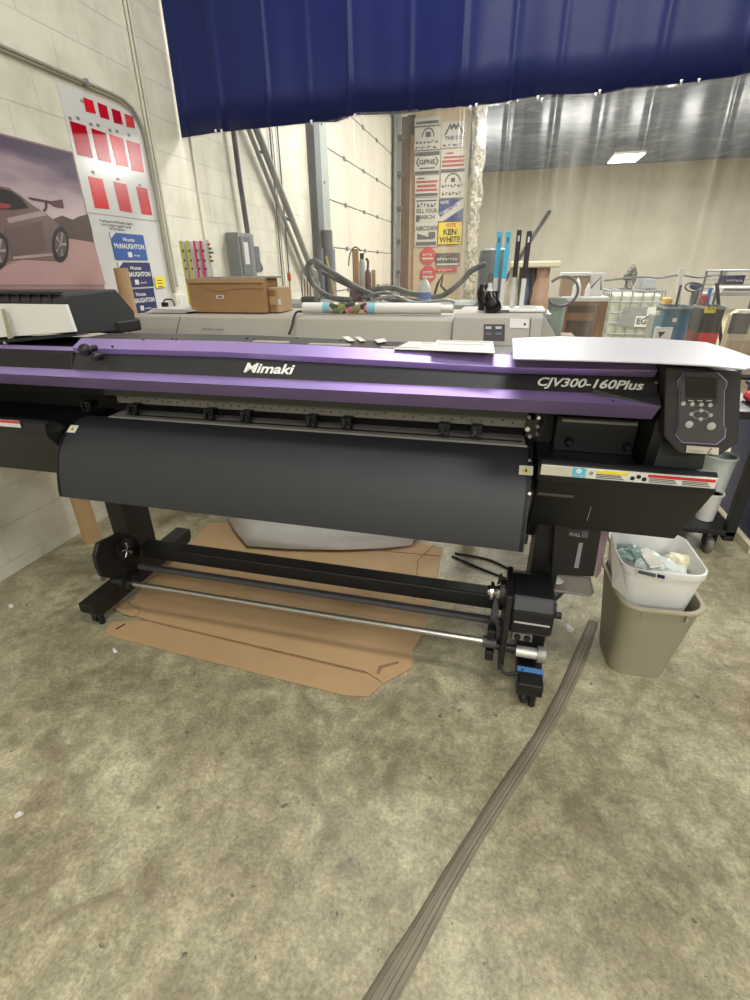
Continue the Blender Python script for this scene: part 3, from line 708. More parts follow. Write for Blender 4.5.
MB().box((bx0+.03, 2.60, bzt+.001), (bx1+.03, 2.76, bzt+.009)).build('grey_cover_sheet', galv, c1)['label'] = 'grey sheet on top of the box'
rx0, rx1 = bx1+.004, bx1+.062
c2 = carton('cardboard_box', rx0, rx1, 2.60, 2.78, lz, bzt-.045, 'small open-ended cardboard box against the right end of the long brown box', kraft)
for z in (lz+.012, bzt-.085): MB().box((rx0+.006, 2.594, z), (rx0+.04, 2.6, z+.028)).build('end_slot', kraft_e, c2)
p = atY(279.5, 302, 2.598); MB().box((p.x-.008, 2.597, p.z-.014), (p.x+.008, 2.6, p.z+.014)).build('box_label', paper, c2)

# rolled print
ry = 2.58; rr_ = .027
ra, rb = atY(304, 312, ry), atY(441, 313.5, ry)
roll = thing('rolled_print', 'rolled white print with blue and floral band lying on the grey printer', 'paper roll', ((ra.x+rb.x)/2, ry, lz+rr_))
MB().cyl((ra.x, ry, lz+rr_), (rb.x, ry, lz+rr_), rr_, 28).build('paper_roll', paper, roll, smooth=True)
MB().cyl((rb.x-.01, ry, lz+rr_), (rb.x+.06, ry, lz+rr_), rr_*.72, 20).build('paper_core', alu2, roll, smooth=True)
for a, b2, m_ in ((324, 331, 'pale_blue'), (368, 376, 'pale_blue')):
    MB().cyl((atY(a, 311, ry).x, ry, lz+rr_), (atY(b2, 311, ry).x, ry, lz+rr_), rr_+.0008, 28).build('printed_band', mat('pale_blue', (130, 178, 196), .5), roll, smooth=True)
M_, N, L, b = nodes_of('floral_print'); tc = N.new('ShaderNodeTexCoord')
vo = N.new('ShaderNodeTexVoronoi'); vo.inputs['Scale'].default_value = 34; L.new(tc.outputs['Object'], vo.inputs['Vector'])
sx = N.new('ShaderNodeSeparateXYZ'); L.new(vo.outputs['Color'], sx.inputs[0])
rmp = ramp(N, [(.0, lin((34, 36, 34))), (.3, lin((60, 70, 50))), (.34, lin((190, 120, 120))), (.55, lin((222, 210, 170))), (.75, lin((120, 130, 80))), (.9, lin((205, 170, 160)))]); rmp.color_ramp.interpolation = 'CONSTANT'
L.new(sx.outputs[0], rmp.inputs['Fac']); L.new(rmp.outputs['Color'], b.inputs['Base Color'])
MB().cyl((atY(331, 311, ry).x, ry, lz+rr_), (atY(368, 311, ry).x, ry, lz+rr_), rr_+.001, 28).build('printed_band', M_, roll, smooth=True)

# papers / flat stack at left on the lid
for i, (a, b2, dz_) in enumerate(((147, 186, 0), (149, 192, .007), (150, 189, .014))):
    p, q = atY(a, 312, 2.52), atY(b2, 312, 2.52)
    o = MB().prism([(p.x, 2.515+.01*i, lz+dz_), (q.x, 2.515, lz+dz_), (q.x+.02, 2.72, lz+dz_), (p.x+.02, 2.74, lz+dz_)], (0, 0, .005)).build('paper_pad', paper)
    tag(o, ['grey-white paper pad at the bottom of the stack left of the cardboard box', 'white paper pad in the middle of the stack left of the cardboard box', 'white paper pad on top of the stack left of the cardboard box'][i], 'paper', 'paper pads on the grey printer')
# black clamp lamp-like clip
p0 = atY(168, 301, 2.68)
o = thing('black_clip', 'small black wire clip standing on the papers under the yellow note', 'clip', (p0.x, 2.66, lz+.02))
MB().tube(smooth_path([(p0.x-.02, 2.66, lz+.022), (p0.x-.012, 2.66, lz+.055), (p0.x+.02, 2.66, lz+.062), (p0.x+.048, 2.66, lz+.055), (p0.x+.055, 2.66, lz+.024)]), .004, 8).build('clip_wire', rubber, o)
MB().box((p0.x-.03, 2.65, lz+.02), (p0.x+.0, 2.68, lz+.045)).build('clip_body', satin, o, bevel=.004)

# ink cartridges: body, printed sleeve, window marks
def cartridge(kind, body_m, sleeve_m, h, w, label, group):
    t = thing('ink_cartridge', label, 'ink cartridge', (0, 0, 0), group)
    MB().box((-w/2, -.03, 0), (w/2, .03, h)).build('cartridge_body', body_m, t, bevel=.003)
    MB().box((-w/2-.001, -.031, h*kind[0]), (w/2+.001, .031, h+.001)).build('sleeve', sleeve_m, t, bevel=.002)
    MB().box((-w*.2, -.0325, h*.86), (w*.2, -.031, h*.93)).build('printed_mark', kind[1], t)
    return t
specs = [(478, 'C'), (505, 'C'), (528, 'K'), (546, 'K')]
rackz = hzt+.016
labels = ['cyan-topped ink cartridge beside the black tape, leftmost of the four tall ones', 'cyan-topped ink cartridge nearest the dark-topped pair', 'dark-topped ink cartridge next to the cyan ones', 'dark-topped ink cartridge on the right end of the four tall ones']
for i, (px, top_py, bot_py, px_bot) in enumerate(((500, 232, 296, 494.5), (509, 232, 308, 500.5), (519.5, 230.5, 303, 512), (529.5, 231.5, 306, 521))):
    y = 2.62 if i % 2 else 2.70
    pt_, pb_ = atY(px, top_py, y), atY(px_bot, bot_py, y)
    h = pt_.z-rackz
    t = cartridge((.40, paper if i > 1 else dark_steel), white_p, cyan if i < 2 else plum, h, .021, labels[i], 'tall ink cartridges on the grey printer')
    xb_ = pb_.x; t.location = (xb_, y, rackz); t.rotation_euler.y = math.atan2(pt_.x-xb_, h)
rk0, rk1 = atY(496, 314, 2.56).x, atY(545, 314, 2.56).x
rk = thing('cartridge_rack', 'low off-white holder under the tall cyan and dark ink cartridges', 'holder', ((rk0+rk1)/2, 2.64, hzt))
MB().box((rk0, 2.54, hzt), (rk1, 2.78, hzt+.014)).build('rack_base', white_p, rk, bevel=.005)
MB().box((rk0+.005, 2.537, hzt+.003), (rk0+.06, 2.541, hzt+.011)).build('rack_badge', dark_steel, rk)
MB().prism([(rk0+.10, 2.56, hzt+.014), (rk1-.03, 2.56, hzt+.014), (rk1-.05, 2.56, hzt+.03), (rk0+.12, 2.56, hzt+.03)], (0, .012, 0)).build('rack_lip', white_p, rk)
# yellow/magenta cartridges standing on lid behind the box
for i, (px, m_) in enumerate(((183.5, mustard), (190, mustard), (197.5, magenta), (204, magenta))):
    y = 2.86; a, b2 = atY(px-4.5, 241, y), atY(px+.5, 277, y)
    w = .026; h = a.z-lz
    t = thing('ink_cartridge', ['yellow and silver ink cartridge, outer left of the row behind the cardboard box', 'yellow and silver ink cartridge next to the magenta ones behind the cardboard box', 'magenta and silver ink cartridge next to the yellow ones behind the cardboard box', 'magenta and silver ink cartridge next to the white card behind the cardboard box'][i], 'ink cartridge', (a.x, y, lz), 'yellow and magenta ink cartridges')
    MB().box((a.x, y, lz), (a.x+w, y+.05, a.z)).build('cartridge_body', alu2, t, bevel=.002)
    MB().box((a.x-.001, y-.002, lz+.02), (a.x+w*.42, y+.03, a.z+.001)).build('side_sleeve', m_, t)
    for z in (.86, .72, .6): MB().box((a.x+w*.5, y-.0025, lz+h*z-.006), (a.x+w*.85, y, lz+h*z+.006)).build('printed_mark', plum, t)
y = 2.9; a, b2 = atY(203.5, 240, y), atY(211, 278, y)
t = thing('printed_card', 'white card with dark red print standing right of the magenta cartridges', 'card', (a.x, y, lz))
MB().box((a.x, y, lz), (b2.x+.02, y+.006, a.z)).build('card', paper, t)
for k in range(5): MB().box((a.x+.012+.006*(k % 2), y-.001, a.z-.03-.022*k), (a.x+.04+.008*(k % 3), y, a.z-.018-.022*k)).build('printed_mark', brown_d if k else red, t)

# black tape bundle and bottle by the cartridges
p = atY(489, 300, 2.60)
def bundle(x, y, z, h, w, label):
    rings = []
    for k in range(9):
        t_ = k/8; ww = w*(.75+.35*math.sin(3.1*t_+.4)+.08*random.uniform(-1, 1)); dx = .006*math.sin(5*t_)
        rings.append([(x+dx+ww*math.cos(a)*(1+.15*math.sin(3*a+k)), y+ww*.7*math.sin(a), z+h*t_) for a in [2*math.pi*j/14 for j in range(14)]])
    return tag(MB().loft(rings).build('plastic_bundle', mat('shiny_black_plastic', (16, 16, 17), .18), smooth=True), label, 'plastic bag', 'black plastic bundles')
bundle(atY(484, 300, 2.68).x, 2.68, hzt, .12, .034, 'crumpled shiny black plastic bundle, the rear left one beside the cartridges')
bundle(atY(491.5, 305, 2.52).x, 2.52, hzt, .095, .036, 'crumpled shiny black plastic bundle, the front one beside the cartridges')
p = atY(489, 292, 2.61)
p.x = atY(489.5, 292, 2.6).x; b_ = thing('white_bottle', 'small white bottle standing between the black plastic bundles', 'bottle', (p.x, 2.61, hzt))
MB().lathe((p.x, 2.605, hzt), [(0, 0), (.016, 0), (.017, .01), (.017, .09), (.012, .105), (0, .106)], 18).build('bottle_body', white_p, b_, smooth=True)
MB().lathe((p.x, 2.605, hzt+.105), [(0, 0), (.011, 0), (.010, .022), (0, .023)], 14).build('bottle_cap', white_p, b_, smooth=True)

# ================================================================== WALL THINGS (left)
WXf = WX+.004
def wp_(px, py, off=.004): return atX(px, py, WX+off)
def flat(name, pts, off, m, parent=None, th=.0012): return MB().prism([wp_(a, b2, off) for a, b2 in pts], (th, 0, 0)).build(name, m, parent)
PRx = Vector((1, 0, 0))
# car photograph poster
pc = wp_(70.8, 151.4)
py1 = pc.y+.012; pz1 = pc.z
post = thing('car_poster', 'large poster of a sports car under a mauve sky, hanging on the block wall', 'poster', (WX, 2.1, 1.2))
MB().box((WX+.001, 1.30, 1.2), (WX+.004, py1, pz1)).build('poster_sheet', mat('poster_ground', (150, 122, 118), .35, 0, .12, 3), post)
def Z(lst): return [(a/4.6875, 80+b2/4.6875) for a, b2 in lst]
# sky as one textured panel
hzn = wp_(60, 220).z
M_, N, L, b = nodes_of('poster_sky'); tc = N.new('ShaderNodeTexCoord'); mp = N.new('ShaderNodeMapping'); mp.inputs['Scale'].default_value = (1, 1.2, 4); L.new(tc.outputs['Object'], mp.inputs[0])
sn = N.new('ShaderNodeTexNoise'); sn.inputs['Scale'].default_value = 1.6; sn.inputs['Detail'].default_value = 6; L.new(mp.outputs[0], sn.inputs['Vector'])
sz = N.new('ShaderNodeSeparateXYZ'); L.new(tc.outputs['Object'], sz.inputs[0])
mr = N.new('ShaderNodeMapRange'); mr.inputs['From Min'].default_value = hzn-1.2; mr.inputs['From Max'].default_value = pz1-1.2; mr.inputs['To Min'].default_value = -.15; mr.inputs['To Max'].default_value = .55
L.new(sz.outputs['Z'], mr.inputs['Value']); ad = N.new('ShaderNodeMath'); ad.operation = 'ADD'; L.new(sn.outputs['Fac'], ad.inputs[0]); L.new(mr.outputs[0], ad.inputs[1])
rs = ramp(N, [(.30, lin((196, 178, 176))), (.62, lin((164, 146, 152))), (.85, lin((112, 96, 112))), (1.0, lin((88, 76, 94)))]); L.new(ad.outputs[0], rs.inputs['Fac']); L.new(rs.outputs['Color'], b.inputs['Base Color']); b.inputs['Roughness'].default_value = .35
MB().box((WX+.004, 1.31, hzn), (WX+.0046, py1-.008, pz1-.008)).build('sky', M_, post)
pg = mat('poster_treeline', (84, 68, 62), .4, 0, .2, 10); pl = mat('poster_pavement', (172, 138, 134), .4, 0, .1, 2)
flat('tree_line', Z([(230, 660), (290, 635), (340, 655), (370, 640), (412, 628), (430, 700), (440, 760), (300, 740), (230, 720)]), .005, pg, post)
flat('pavement', Z([(0, 880), (60, 860), (330, 742), (440, 762), (495, 960), (0, 960)]), .005, pl, post)
cbm = mat('poster_car_body', (112, 92, 88), .35, 0, .12, 5); cdk = mat('poster_car_dark', (44, 38, 40), .35); clt = mat('poster_car_light', (160, 142, 138), .35)
car = flat('car_picture', Z([(-160, 640), (-100, 560), (-20, 495), (40, 505), (95, 540), (150, 585), (190, 610), (245, 650), (290, 700), (322, 770), (315, 830), (270, 850), (60, 838), (0, 870), (-160, 900)]), .0065, cbm, post)
flat('car_window', Z([(0, 508), (50, 520), (100, 555), (135, 600), (60, 608), (0, 605)]), .008, cdk, car)
flat('car_window', Z([(-90, 600), (-40, 530), (-8, 508), (-8, 604)]), .008, cdk, car)
flat('car_door', Z([(20, 700), (200, 660), (212, 800), (60, 825)]), .008, mat('poster_car_door', (98, 80, 78), .35), car)
flat('car_highlight', Z([(30, 648), (200, 612), (228, 632), (40, 672)]), .008, clt, car)
flat('car_sill', Z([(60, 828), (245, 812), (245, 824), (60, 842)]), .0085, clt, car)
flat('car_wing', Z([(130, 548), (240, 568), (292, 560), (300, 600), (250, 590), (236, 575), (150, 560)]), .008, mat('poster_wing', (86, 50, 52), .4), car)
flat('wing_support', Z([(212, 572), (222, 576), (222, 600), (205, 625), (198, 618), (212, 598)]), .008, cdk, car)
flat('rear_seat', Z([(0, 575), (50, 585), (45, 602), (0, 602)]), .0095, mat('poster_red', (150, 58, 62), .4), car)
def wheel(cx_, cy_, rx_, ry_):
    el = lambda k: Z([(cx_+rx_*k*math.cos(a), cy_+ry_*k*math.sin(a)) for a in [2*math.pi*j/20 for j in range(20)]])
    w = flat('car_wheel', el(1), .0095, cdk, car); flat('wheel_rim', el(.72), .0105, mat('poster_rim', (92, 80, 80), .4), w)
    for j in range(5):
        a = 2*math.pi*j/5
        flat('wheel_spoke', Z([(cx_+rx_*.68*math.cos(a-.12), cy_+ry_*.68*math.sin(a-.12)), (cx_+rx_*.68*math.cos(a+.12), cy_+ry_*.68*math.sin(a+.12)), (cx_+2, cy_+4), (cx_-2, cy_-4)]), .0115, clt, w)
wheel(284, 770, 38, 84); wheel(-4, 800, 44, 86)

# colour chart with red squares
c0 = wp_(54.4, 80); c1y = wp_(157.5, 221).y
chart = thing('colour_chart', 'tall white print chart with rows of red swatches beside the car poster', 'chart', (WX, (c0.y+c1y)/2, 1.2))
c0y = py1+.004
MB().box((WX+.001, c0y, 1.2), (WX+.004, c1y, c0.z)).build('chart_sheet', mat('chart_white', (206, 206, 202), .16, 0, .03), chart)
reds = [mat('swatch_red_a', (206, 30, 36), .2), mat('swatch_red_b', (184, 14, 34), .2), mat('swatch_red_c', (170, 12, 34), .2), mat('swatch_red_d', (196, 66, 72), .2)]
def sw(pts, m_): flat('red_swatch', Z(pts), .0045, m_, chart)
sw([(388, 80), (435, 97), (450, 160), (403, 148)], reds[0]); sw([(455, 104), (500, 122), (514, 187), (470, 175)], reds[1])
sw([(521, 132), (563, 148), (576, 210), (534, 200)], reds[2]); sw([(583, 157), (624, 172), (632, 226), (594, 220)], reds[3])
sw([(325, 190), (402, 215), (437, 368), (363, 350)], reds[2]); sw([(427, 225), (496, 250), (524, 390), (460, 375)], reds[1])
sw([(511, 252), (576, 275), (604, 410), (545, 398)], reds[0]); sw([(592, 280), (655, 300), (676, 434), (618, 424)], reds[3])
sw([(412, 450), (480, 465), (514, 606), (445, 600)], reds[0]); sw([(530, 475), (592, 490), (620, 622), (562, 612)], reds[3]); sw([(637, 498), (688, 510), (714, 634), (664, 628)], reds[3])
q0, q1 = wp_(88.5, 213, .005), wp_(157, 221, .005)
MB().box((WX+.004, c0y+.01, (q0.z+q1.z)/2-.002), (WX+.0055, c1y-.004, (q0.z+q1.z)/2+.002)).build('rule_line', alu, chart)
for k, (a, b2, tx) in enumerate(((100, 220.3, 'Coated Media, Standard Colors'), (102, 224.3, 'Spot Match, Matte, Gloss'), (110, 228.2, 'Process Print'))):
    p = wp_(a, b2+1.5, .0045); wordbars(p, (0, 1, 0), (0, 0, 1), (.30, .27, .14)[k], .016, dark_steel, chart, (22, 20, 10)[k], name='chart_text')
for a, b2 in ((70, 118), (78, 118), (91, 124), (98, 125), (110, 130), (117, 131), (129, 135), (93, 172), (118, 179), (140, 185), (82, 101)):
    p = wp_(a, b2, .005); MB().box((WX+.004, p.y-.012, p.z-.008), (WX+.0052, p.y+.012, p.z+.006)).build('swatch_caption', alu, chart)

# three political yard signs
def yard(pts, tl, m_, label, cut=False):
    P = [wp_(a, b2, .008) for a, b2 in pts]
    y0_, y1_ = min(P[0].y, P[3].y), max(P[1].y, P[2].y); z0_, z1_ = (P[2].z+P[3].z)/2, (P[0].z+P[1].z)/2
    t = thing('campaign_sign', label, 'sign', (WX, (y0_+y1_)/2, z0_), 'blue campaign signs on the wall')
    MB().box((WX+.0045, y0_, z0_), (WX+.009, y1_, z1_)).build('sign_board', m_, t)
    w, h = y1_-y0_, z1_-z0_
    MB().prism([(WX+.009, y0_, z1_), (WX+.009, y0_+w*.16, z1_), (WX+.009, y0_, z1_-h*.22)], (.001, 0, 0)).build('corner_flash', paper, t)
    text('Monte', (WX+.009, y0_+w*.34, z0_+h*.70), (0, 1, 0), (0, 0, 1), w*.34, paper, t, height=h*.15, bold=.02)
    text('McNAUGHTON', (WX+.009, y0_+w*.05, z0_+h*.42), (0, 1, 0), (0, 0, 1), w*.9, paper, t, height=h*.20, bold=.03)
    MB().box((WX+.009, y0_+w*.40, z0_+h*.10), (WX+.010, y0_+w*.52, z0_+h*.30)).build('emblem', paper, t)
    wordbars((WX+.009, y0_+w*.58, z0_+h*.14), (0, 1, 0), (0, 0, 1), w*.2, h*.07, paper, t, 5)
b1 = mat('royal_blue_print', (40, 82, 152), .45); b2m = mat('navy_print', (32, 38, 88), .45)
yard([(109.5, 232.4), (143, 235), (147.7, 259.8), (116, 259.8)], 0, b1, 'royal blue campaign sign, top one of three under the colour chart')
yard([(117.3, 261.9), (149.4, 262.9), (152.9, 286.3), (123.5, 287.5)], 0, b2m, 'navy campaign sign, middle one of three under the colour chart')
yard([(124, 289.3), (152.7, 288.2), (158, 312), (131, 313)], 0, b2m, 'navy campaign sign, lowest of three partly behind the black printer')
# yellow note
P = [wp_(a, b2, .01) for a, b2 in ((154.5, 276.5), (163.8, 276), (165.5, 287), (156, 288))]
nt_ = thing('yellow_note', 'small bright yellow note on the wall beside the blue signs', 'note', (WX, P[0].y, P[0].z))
MB().prism(P, (.002, 0, 0)).build('note_sheet', yellow, nt_)
for k in range(3): MB().box((WX+.012, P[0].y+.02, P[0].z-.03-.02*k), (WX+.013, P[0].y+.07, P[0].z-.024-.02*k)).build('note_writing', dark_steel, nt_)

# conduits
def wpt(px, py, off=.03): return atX(px, py, WX+off)
y_b = wp_(150, 215, .03).y
pth = [(WX+.02, y_, 2.485) for y_ in (-3.9, 0, 1.5, 2.5, 3.2)]+[(WX+.02, 3.30, 2.48), (WX+.02, 3.37, 2.455), (WX+.02, 3.42, 2.41), (WX+.02, 3.448, 2.35), (WX+.02, 3.458, 2.27), (WX+.02, 3.46, 1.9), (WX+.02, 3.46, 1.35)]
o = thing('wall_conduit', 'thin grey conduit running along the block wall and bending down past the chart', 'conduit', (WX+.02, 3.46, 1.35))
MB().tube(pth, .0105, 10).build('conduit_pipe', mat('painted_conduit', (150, 148, 136), .5), o, smooth=True)
for y in (.6, 1.6, 3.0): MB().box((WX+.001, y-.01, 2.468), (WX+.034, y+.01, 2.502)).build('conduit_strap', galv, o)
for i, y in enumerate((3.50, 3.535)):
    o = MB().cyl((WX+.014, y, 1.35+.04*i), (WX+.014, y, CZ-.01), .010, 10).build('wall_pipe', mat('painted_pipe', (196, 192, 176), .5), smooth=True)
    tag(o, ['cream painted pipe rising up the wall, nearer to the chart', 'cream painted pipe rising up the wall, nearer to the curtain'][i], 'pipe', 'painted wall pipes')
b_ = wp_(168, 296, .05)
t = thing('outlet_box', 'pale electrical box on the wall at the foot of the painted pipes', 'electrical box', (WX, 3.5, 1.22))
MB().box((WX, 3.44, 1.22), (WX+.05, 3.58, 1.34)).build('box_body', wall_w, t, bevel=.004)
MB().box((WX+.05, 3.47, 1.25), (WX+.054, 3.51, 1.32)).build('socket_plate', white_p, t, bevel=.002)

# cardboard tubes
def ktube(x, y, z1, r, label, lean=(0, 0)):
    t = MB(); seg = 24; out_, inn = [], []
    for zz in (0, z1):
        out_.append([(x+lean[0]*zz+r*math.cos(2*math.pi*k/seg), y+lean[1]*zz+r*math.sin(2*math.pi*k/seg), zz) for k in range(seg)])
        inn.append([(x+lean[0]*zz+(r-.005)*math.cos(2*math.pi*k/seg), y+lean[1]*zz+(r-.005)*math.sin(2*math.pi*k/seg), zz) for k in range(seg)])
    t.loft([out_[0], out_[1], inn[1], inn[0], out_[0]], True, False)
    bmesh.ops.remove_doubles(t.bm, verts=t.bm.verts, dist=1e-5)
    return tag(t.build('cardboard_tube', kraft, smooth=True), label, 'tube', 'kraft cardboard tubes')
ktube(-2.36, 2.04, .66, .048, 'brown cardboard tube standing on the floor beside the left wall, below the printer')
p = atY(120.5, 268, 2.8); ktube(p.x, 2.8, p.z, .042, 'pale cardboard tube whose top shows in front of the blue signs')

# ================================================================== FLOOR THINGS
def fz(lst, z): return [atZ(a, b2, z) for a, b2 in lst]
cb_ = thing('flattened_cardboard', 'large flattened brown cardboard box lying on the floor under the printer', 'cardboard', (-1.0, 1.8, 0))
MB().prism(fz([(128, 607), (152, 577), (190, 545), (208, 523), (320, 527), (443, 548), (433, 596), (425, 632), (413, 650), (412, 668), (384, 684), (366, 672), (150, 621), (135, 616)], .004), (0, 0, .004)).build('cardboard_panel', kraft, cb_)
MB().prism(fz([(105, 631), (113, 622), (140, 621), (150, 622.5), (366, 673.5), (383, 684), (369, 697), (345, 696), (112, 637)], .003), (0, 0, .004)).build('front_flap', kraft, cb_)
MB().prism(fz([(111, 606), (117, 597), (140, 611), (134, 617), (121, 613)], .010), (0, 0, .004)).build('corner_flap', kraft, cb_)
MB().tube(fz([(116, 629), (125, 624)], .009), .003, 6).build('hand_slot', rubber, cb_)
MB().tube(fz([(152, 622), (260, 648), (366, 673)], .008), .003, 6).build('fold_crease', kraft_e, cb_)
MB().tube(fz([(384, 551), (440, 556)], .0085), .0022, 6).build('fold_crease', kraft_e, cb_)
MB().tube(fz([(434, 545), (418, 560), (414, 600)], .0085), .0022, 6).build('fold_crease', kraft_e, cb_)
MB().prism(fz([(379, 666), (398, 661.5), (399, 663), (382, 668), (379, 674), (377, 674), (378, 669)], .009), (0, 0, .002)).build('torn_slot', kraft_e, cb_)
# curled white vinyl on the cardboard
rings = []
Pf = [atZ(a, b2, .02) for a, b2 in ((228, 519), (236, 532), (247, 546), (290, 549), (340, 550), (385, 548), (412, 545))]
back = [Vector((p.x+.05, 2.78, .12)) for p in Pf]
rows = []
for k in range(6):
    t_ = k/5; rows.append([Pf[i].lerp(back[i], t_)+Vector((0, 0, .07*math.sin(math.pi*t_))) for i in range(len(Pf))])
mbx = MB(); vv = [[mbx.bm.verts.new(p) for p in r] for r in rows]
for i in range(5):
    for k in range(len(Pf)-1): mbx.bm.faces.new((vv[i][k], vv[i][k+1], vv[i+1][k+1], vv[i+1][k]))
tag(mbx.build('white_vinyl_sheet', paper, smooth=True, solid=.003), 'curled white vinyl sheet lying on the flattened cardboard behind the printer stand', 'vinyl sheet')

# floor cable cover
Lp = [(588, 621), (573, 655), (558, 690), (532, 738), (498, 786), (470, 830), (444, 870), (414, 920), (387, 960), (362, 1000), (344, 1030)]
Rp = [(598, 624), (590, 650), (582, 672), (566, 706), (540, 752), (513, 794), (486, 836), (455, 890), (425, 950), (398, 1000), (380, 1030)]
mbx = MB(); rr2 = []
for a, b2 in zip(Lp, Rp):
    l_, r_ = atZ(*a, 0), atZ(*b2, 0); rr2.append((l_, r_))
prof = [(0, .001), (.10, .008), (.2, .012), (.24, .009), (.28, .0125), (.42, .014), (.46, .011), (.54, .011), (.58, .014), (.72, .0125), (.76, .009), (.80, .012), (.9, .008), (1, .001)]
def dens(a, n=4):
    o_ = []
    for i in range(len(a)-1):
        for k in range(n): o_.append(tuple(a[i][j].lerp(a[i+1][j], k/n) for j in (0, 1)))
    return o_+[a[-1]]
rings = [[l_.lerp(r_, t_)+Vector((0, 0, h)) for t_, h in prof] for l_, r_ in dens(rr2)]
tag(mbx.loft(rings).build('floor_cable_cover', ramp_m, smooth=False), 'long worn grey cable cover running across the floor towards the camera', 'cable cover')

# small scraps
for i, (pts, m_, lb) in enumerate((([(564, 625), (567, 623.5), (575, 630), (571, 633), (566, 630)], paper, 'crumpled white paper scrap on the floor beside the take-up motor'),
                               ([(112, 650), (115, 649), (118, 652), (114, 653)], paper, 'tiny white scrap in front of the cardboard'),
                               ([(8, 606), (13, 604.5), (14, 607), (10, 608)], paper, 'tiny white scrap near the left wall'),
                               ([(14, 816), (24, 812), (23, 815), (15, 819)], white_p, 'thin pale shaving on the open floor at lower left'))):
    P = fz(pts, .001); c_ = sum(P, Vector())/len(P)
    mbx = MB(); base_ = [mbx.bm.verts.new(p) for p in P]; tops = [mbx.bm.verts.new(c_.lerp(p, .6)+Vector((0, 0, .008+.004*(k % 2)))) for k, p in enumerate(P)]
    n_ = len(P); mbx.bm.faces.new(base_[::-1]); mbx.bm.faces.new(tops)
    for k in range(n_): mbx.bm.faces.new((base_[k], base_[(k+1) % n_], tops[(k+1) % n_], tops[k]))
    tag(mbx.build('paper_scrap', m_), lb, 'scrap', 'scraps on the floor')
# thin cables on floor behind the stand
for i, pl_ in enumerate(([(452, 556), (475, 566), (505, 578), (517, 583), (517, 600)], [(455, 553), (490, 560), (520, 574), (545, 576)])):
    o = MB().tube(smooth_path(fz(pl_, .006)), .006, 8).build('power_cable', rubber, smooth=True)
    tag(o, ['black cable on the floor ending behind the take-up motor, the lower of two', 'thin black cable on the floor under the printer, the upper of two'][i], 'cable', 'cables on the floor')

# ---- waste bin with white liner bin
def rrect(cx_, cy_, hx, hy, r, z, n=6, rot=0.):
    out_ = []
    for sx_, sy_, a0 in ((1, 1, 0), (-1, 1, 90), (-1, -1, 180), (1, -1, 270)):
        for k in range(n+1):
            a = R(a0+90*k/n); x = sx_*(hx-r)+r*math.cos(a); y = sy_*(hy-r)+r*math.sin(a)
            out_.append(Vector((cx_+x*math.cos(rot)-y*math.sin(rot), cy_+x*math.sin(rot)+y*math.cos(rot), z)))
    return out_
def binshape(cx_, cy_, h0, h1, r0, r1, z0, z1, th, rot):
    o_ = [rrect(cx_, cy_, h0[0]+(h1[0]-h0[0])*t_, h0[1]+(h1[1]-h0[1])*t_, r0+(r1-r0)*t_, z0+(z1-z0)*t_, rot=rot) for t_ in (0, .03, .5, 1)]
    i_ = [rrect(cx_, cy_, h0[0]+(h1[0]-h0[0])*t_-th, h0[1]+(h1[1]-h0[1])*t_-th, r0+(r1-r0)*t_-th*.5, max(z0+th, z0+(z1-z0)*t_), rot=rot) for t_ in (1, .5, .02)]
    return MB().loft(o_+i_)
bc = (.648, 1.775)
wbin = thing('waste_bin', 'beige plastic wastebasket on the floor below the right end of the printer', 'waste bin', (*bc, 0))
binshape(*bc, (.106, .122), (.144, .176), .06, .075, 0, .372, .004, R(4)).build('bin_body', beige, wbin, smooth=True)
rr_o = [rrect(*bc, .148+dx, .180+dx, .078, z, rot=R(4)) for dx, z in ((-.003, .365), (.004, .365), (.006, .371), (.004, .379), (-.002, .380), (-.009, .377), (-.008, .368), (-.003, .365))]
MB().loft(rr_o, True, False).build('bin_rim', mat('beige_rim', (166, 158, 136), .4), wbin, smooth=True)
for dx in (-.06, .085): MB().box((bc[0]+dx-.003, bc[1]-.181, .335), (bc[0]+dx+.003, bc[1]-.169, .366)).build('rim_rib', beige, wbin)
# white inner bin
wc = (.640, 1.795)
white_b = mat('white_bin_plastic', (222, 222, 218), .35)
ib = thing('white_inner_bin', 'white plastic bin set inside the beige wastebasket and full of scraps', 'waste bin', (wc[0], wc[1], .06))
binshape(*wc, (.085, .10), (.144, .155), .03, .06, .06, .51, .004, R(2)).build('bin_body', white_b, ib, smooth=True)
rr_o = [rrect(wc[0], wc[1], .144+dx, .155+dx, .062, z, rot=R(2)) for dx, z in ((-.005, .482), (.001, .480), (.003, .484), (.003, .510), (-.002, .512), (-.003, .49))]
MB().loft(rr_o, True, False).build('bin_rim', white_b, ib, smooth=True)
p, q = atY(637, 567, 1.63), atY(669, 578, 1.63)
cy0 = wc[1]-.168
lb_ = MB().prism([atY(637, 568.5, cy0-.007), atY(669.5, 576, cy0-.007), atY(669, 581.5, cy0-.004), atY(636.5, 574, cy0-.004)], (0, .003, 0)).build('price_tag', paper, ib)
MB().prism([atY(638.5, 570.3, cy0-.0085), atY(656, 574.2, cy0-.0085), atY(655.5, 577.6, cy0-.0065), atY(638, 573.3, cy0-.0065)], (0, .002, 0)).build('tag_band', dark_steel, lb_)
MB().prism([atY(657.5, 574.2, cy0-.0085), atY(665, 576, cy0-.0085), atY(664.6, 579.2, cy0-.0065), atY(657, 577.4, cy0-.0065)], (0, .002, 0)).build('tag_badge', navy_p, lb_)
# upright white sheet flap at left
fl_ = MB().prism([atY(611, 533, 1.66), atY(622, 572, 1.625), atY(627, 600, 1.625), atY(612, 586, 1.66)], (.001, .002, 0)).build('white_offcut', paper)
tag(fl_, 'tall white offcut slipped down the left side of the white bin', 'offcut')
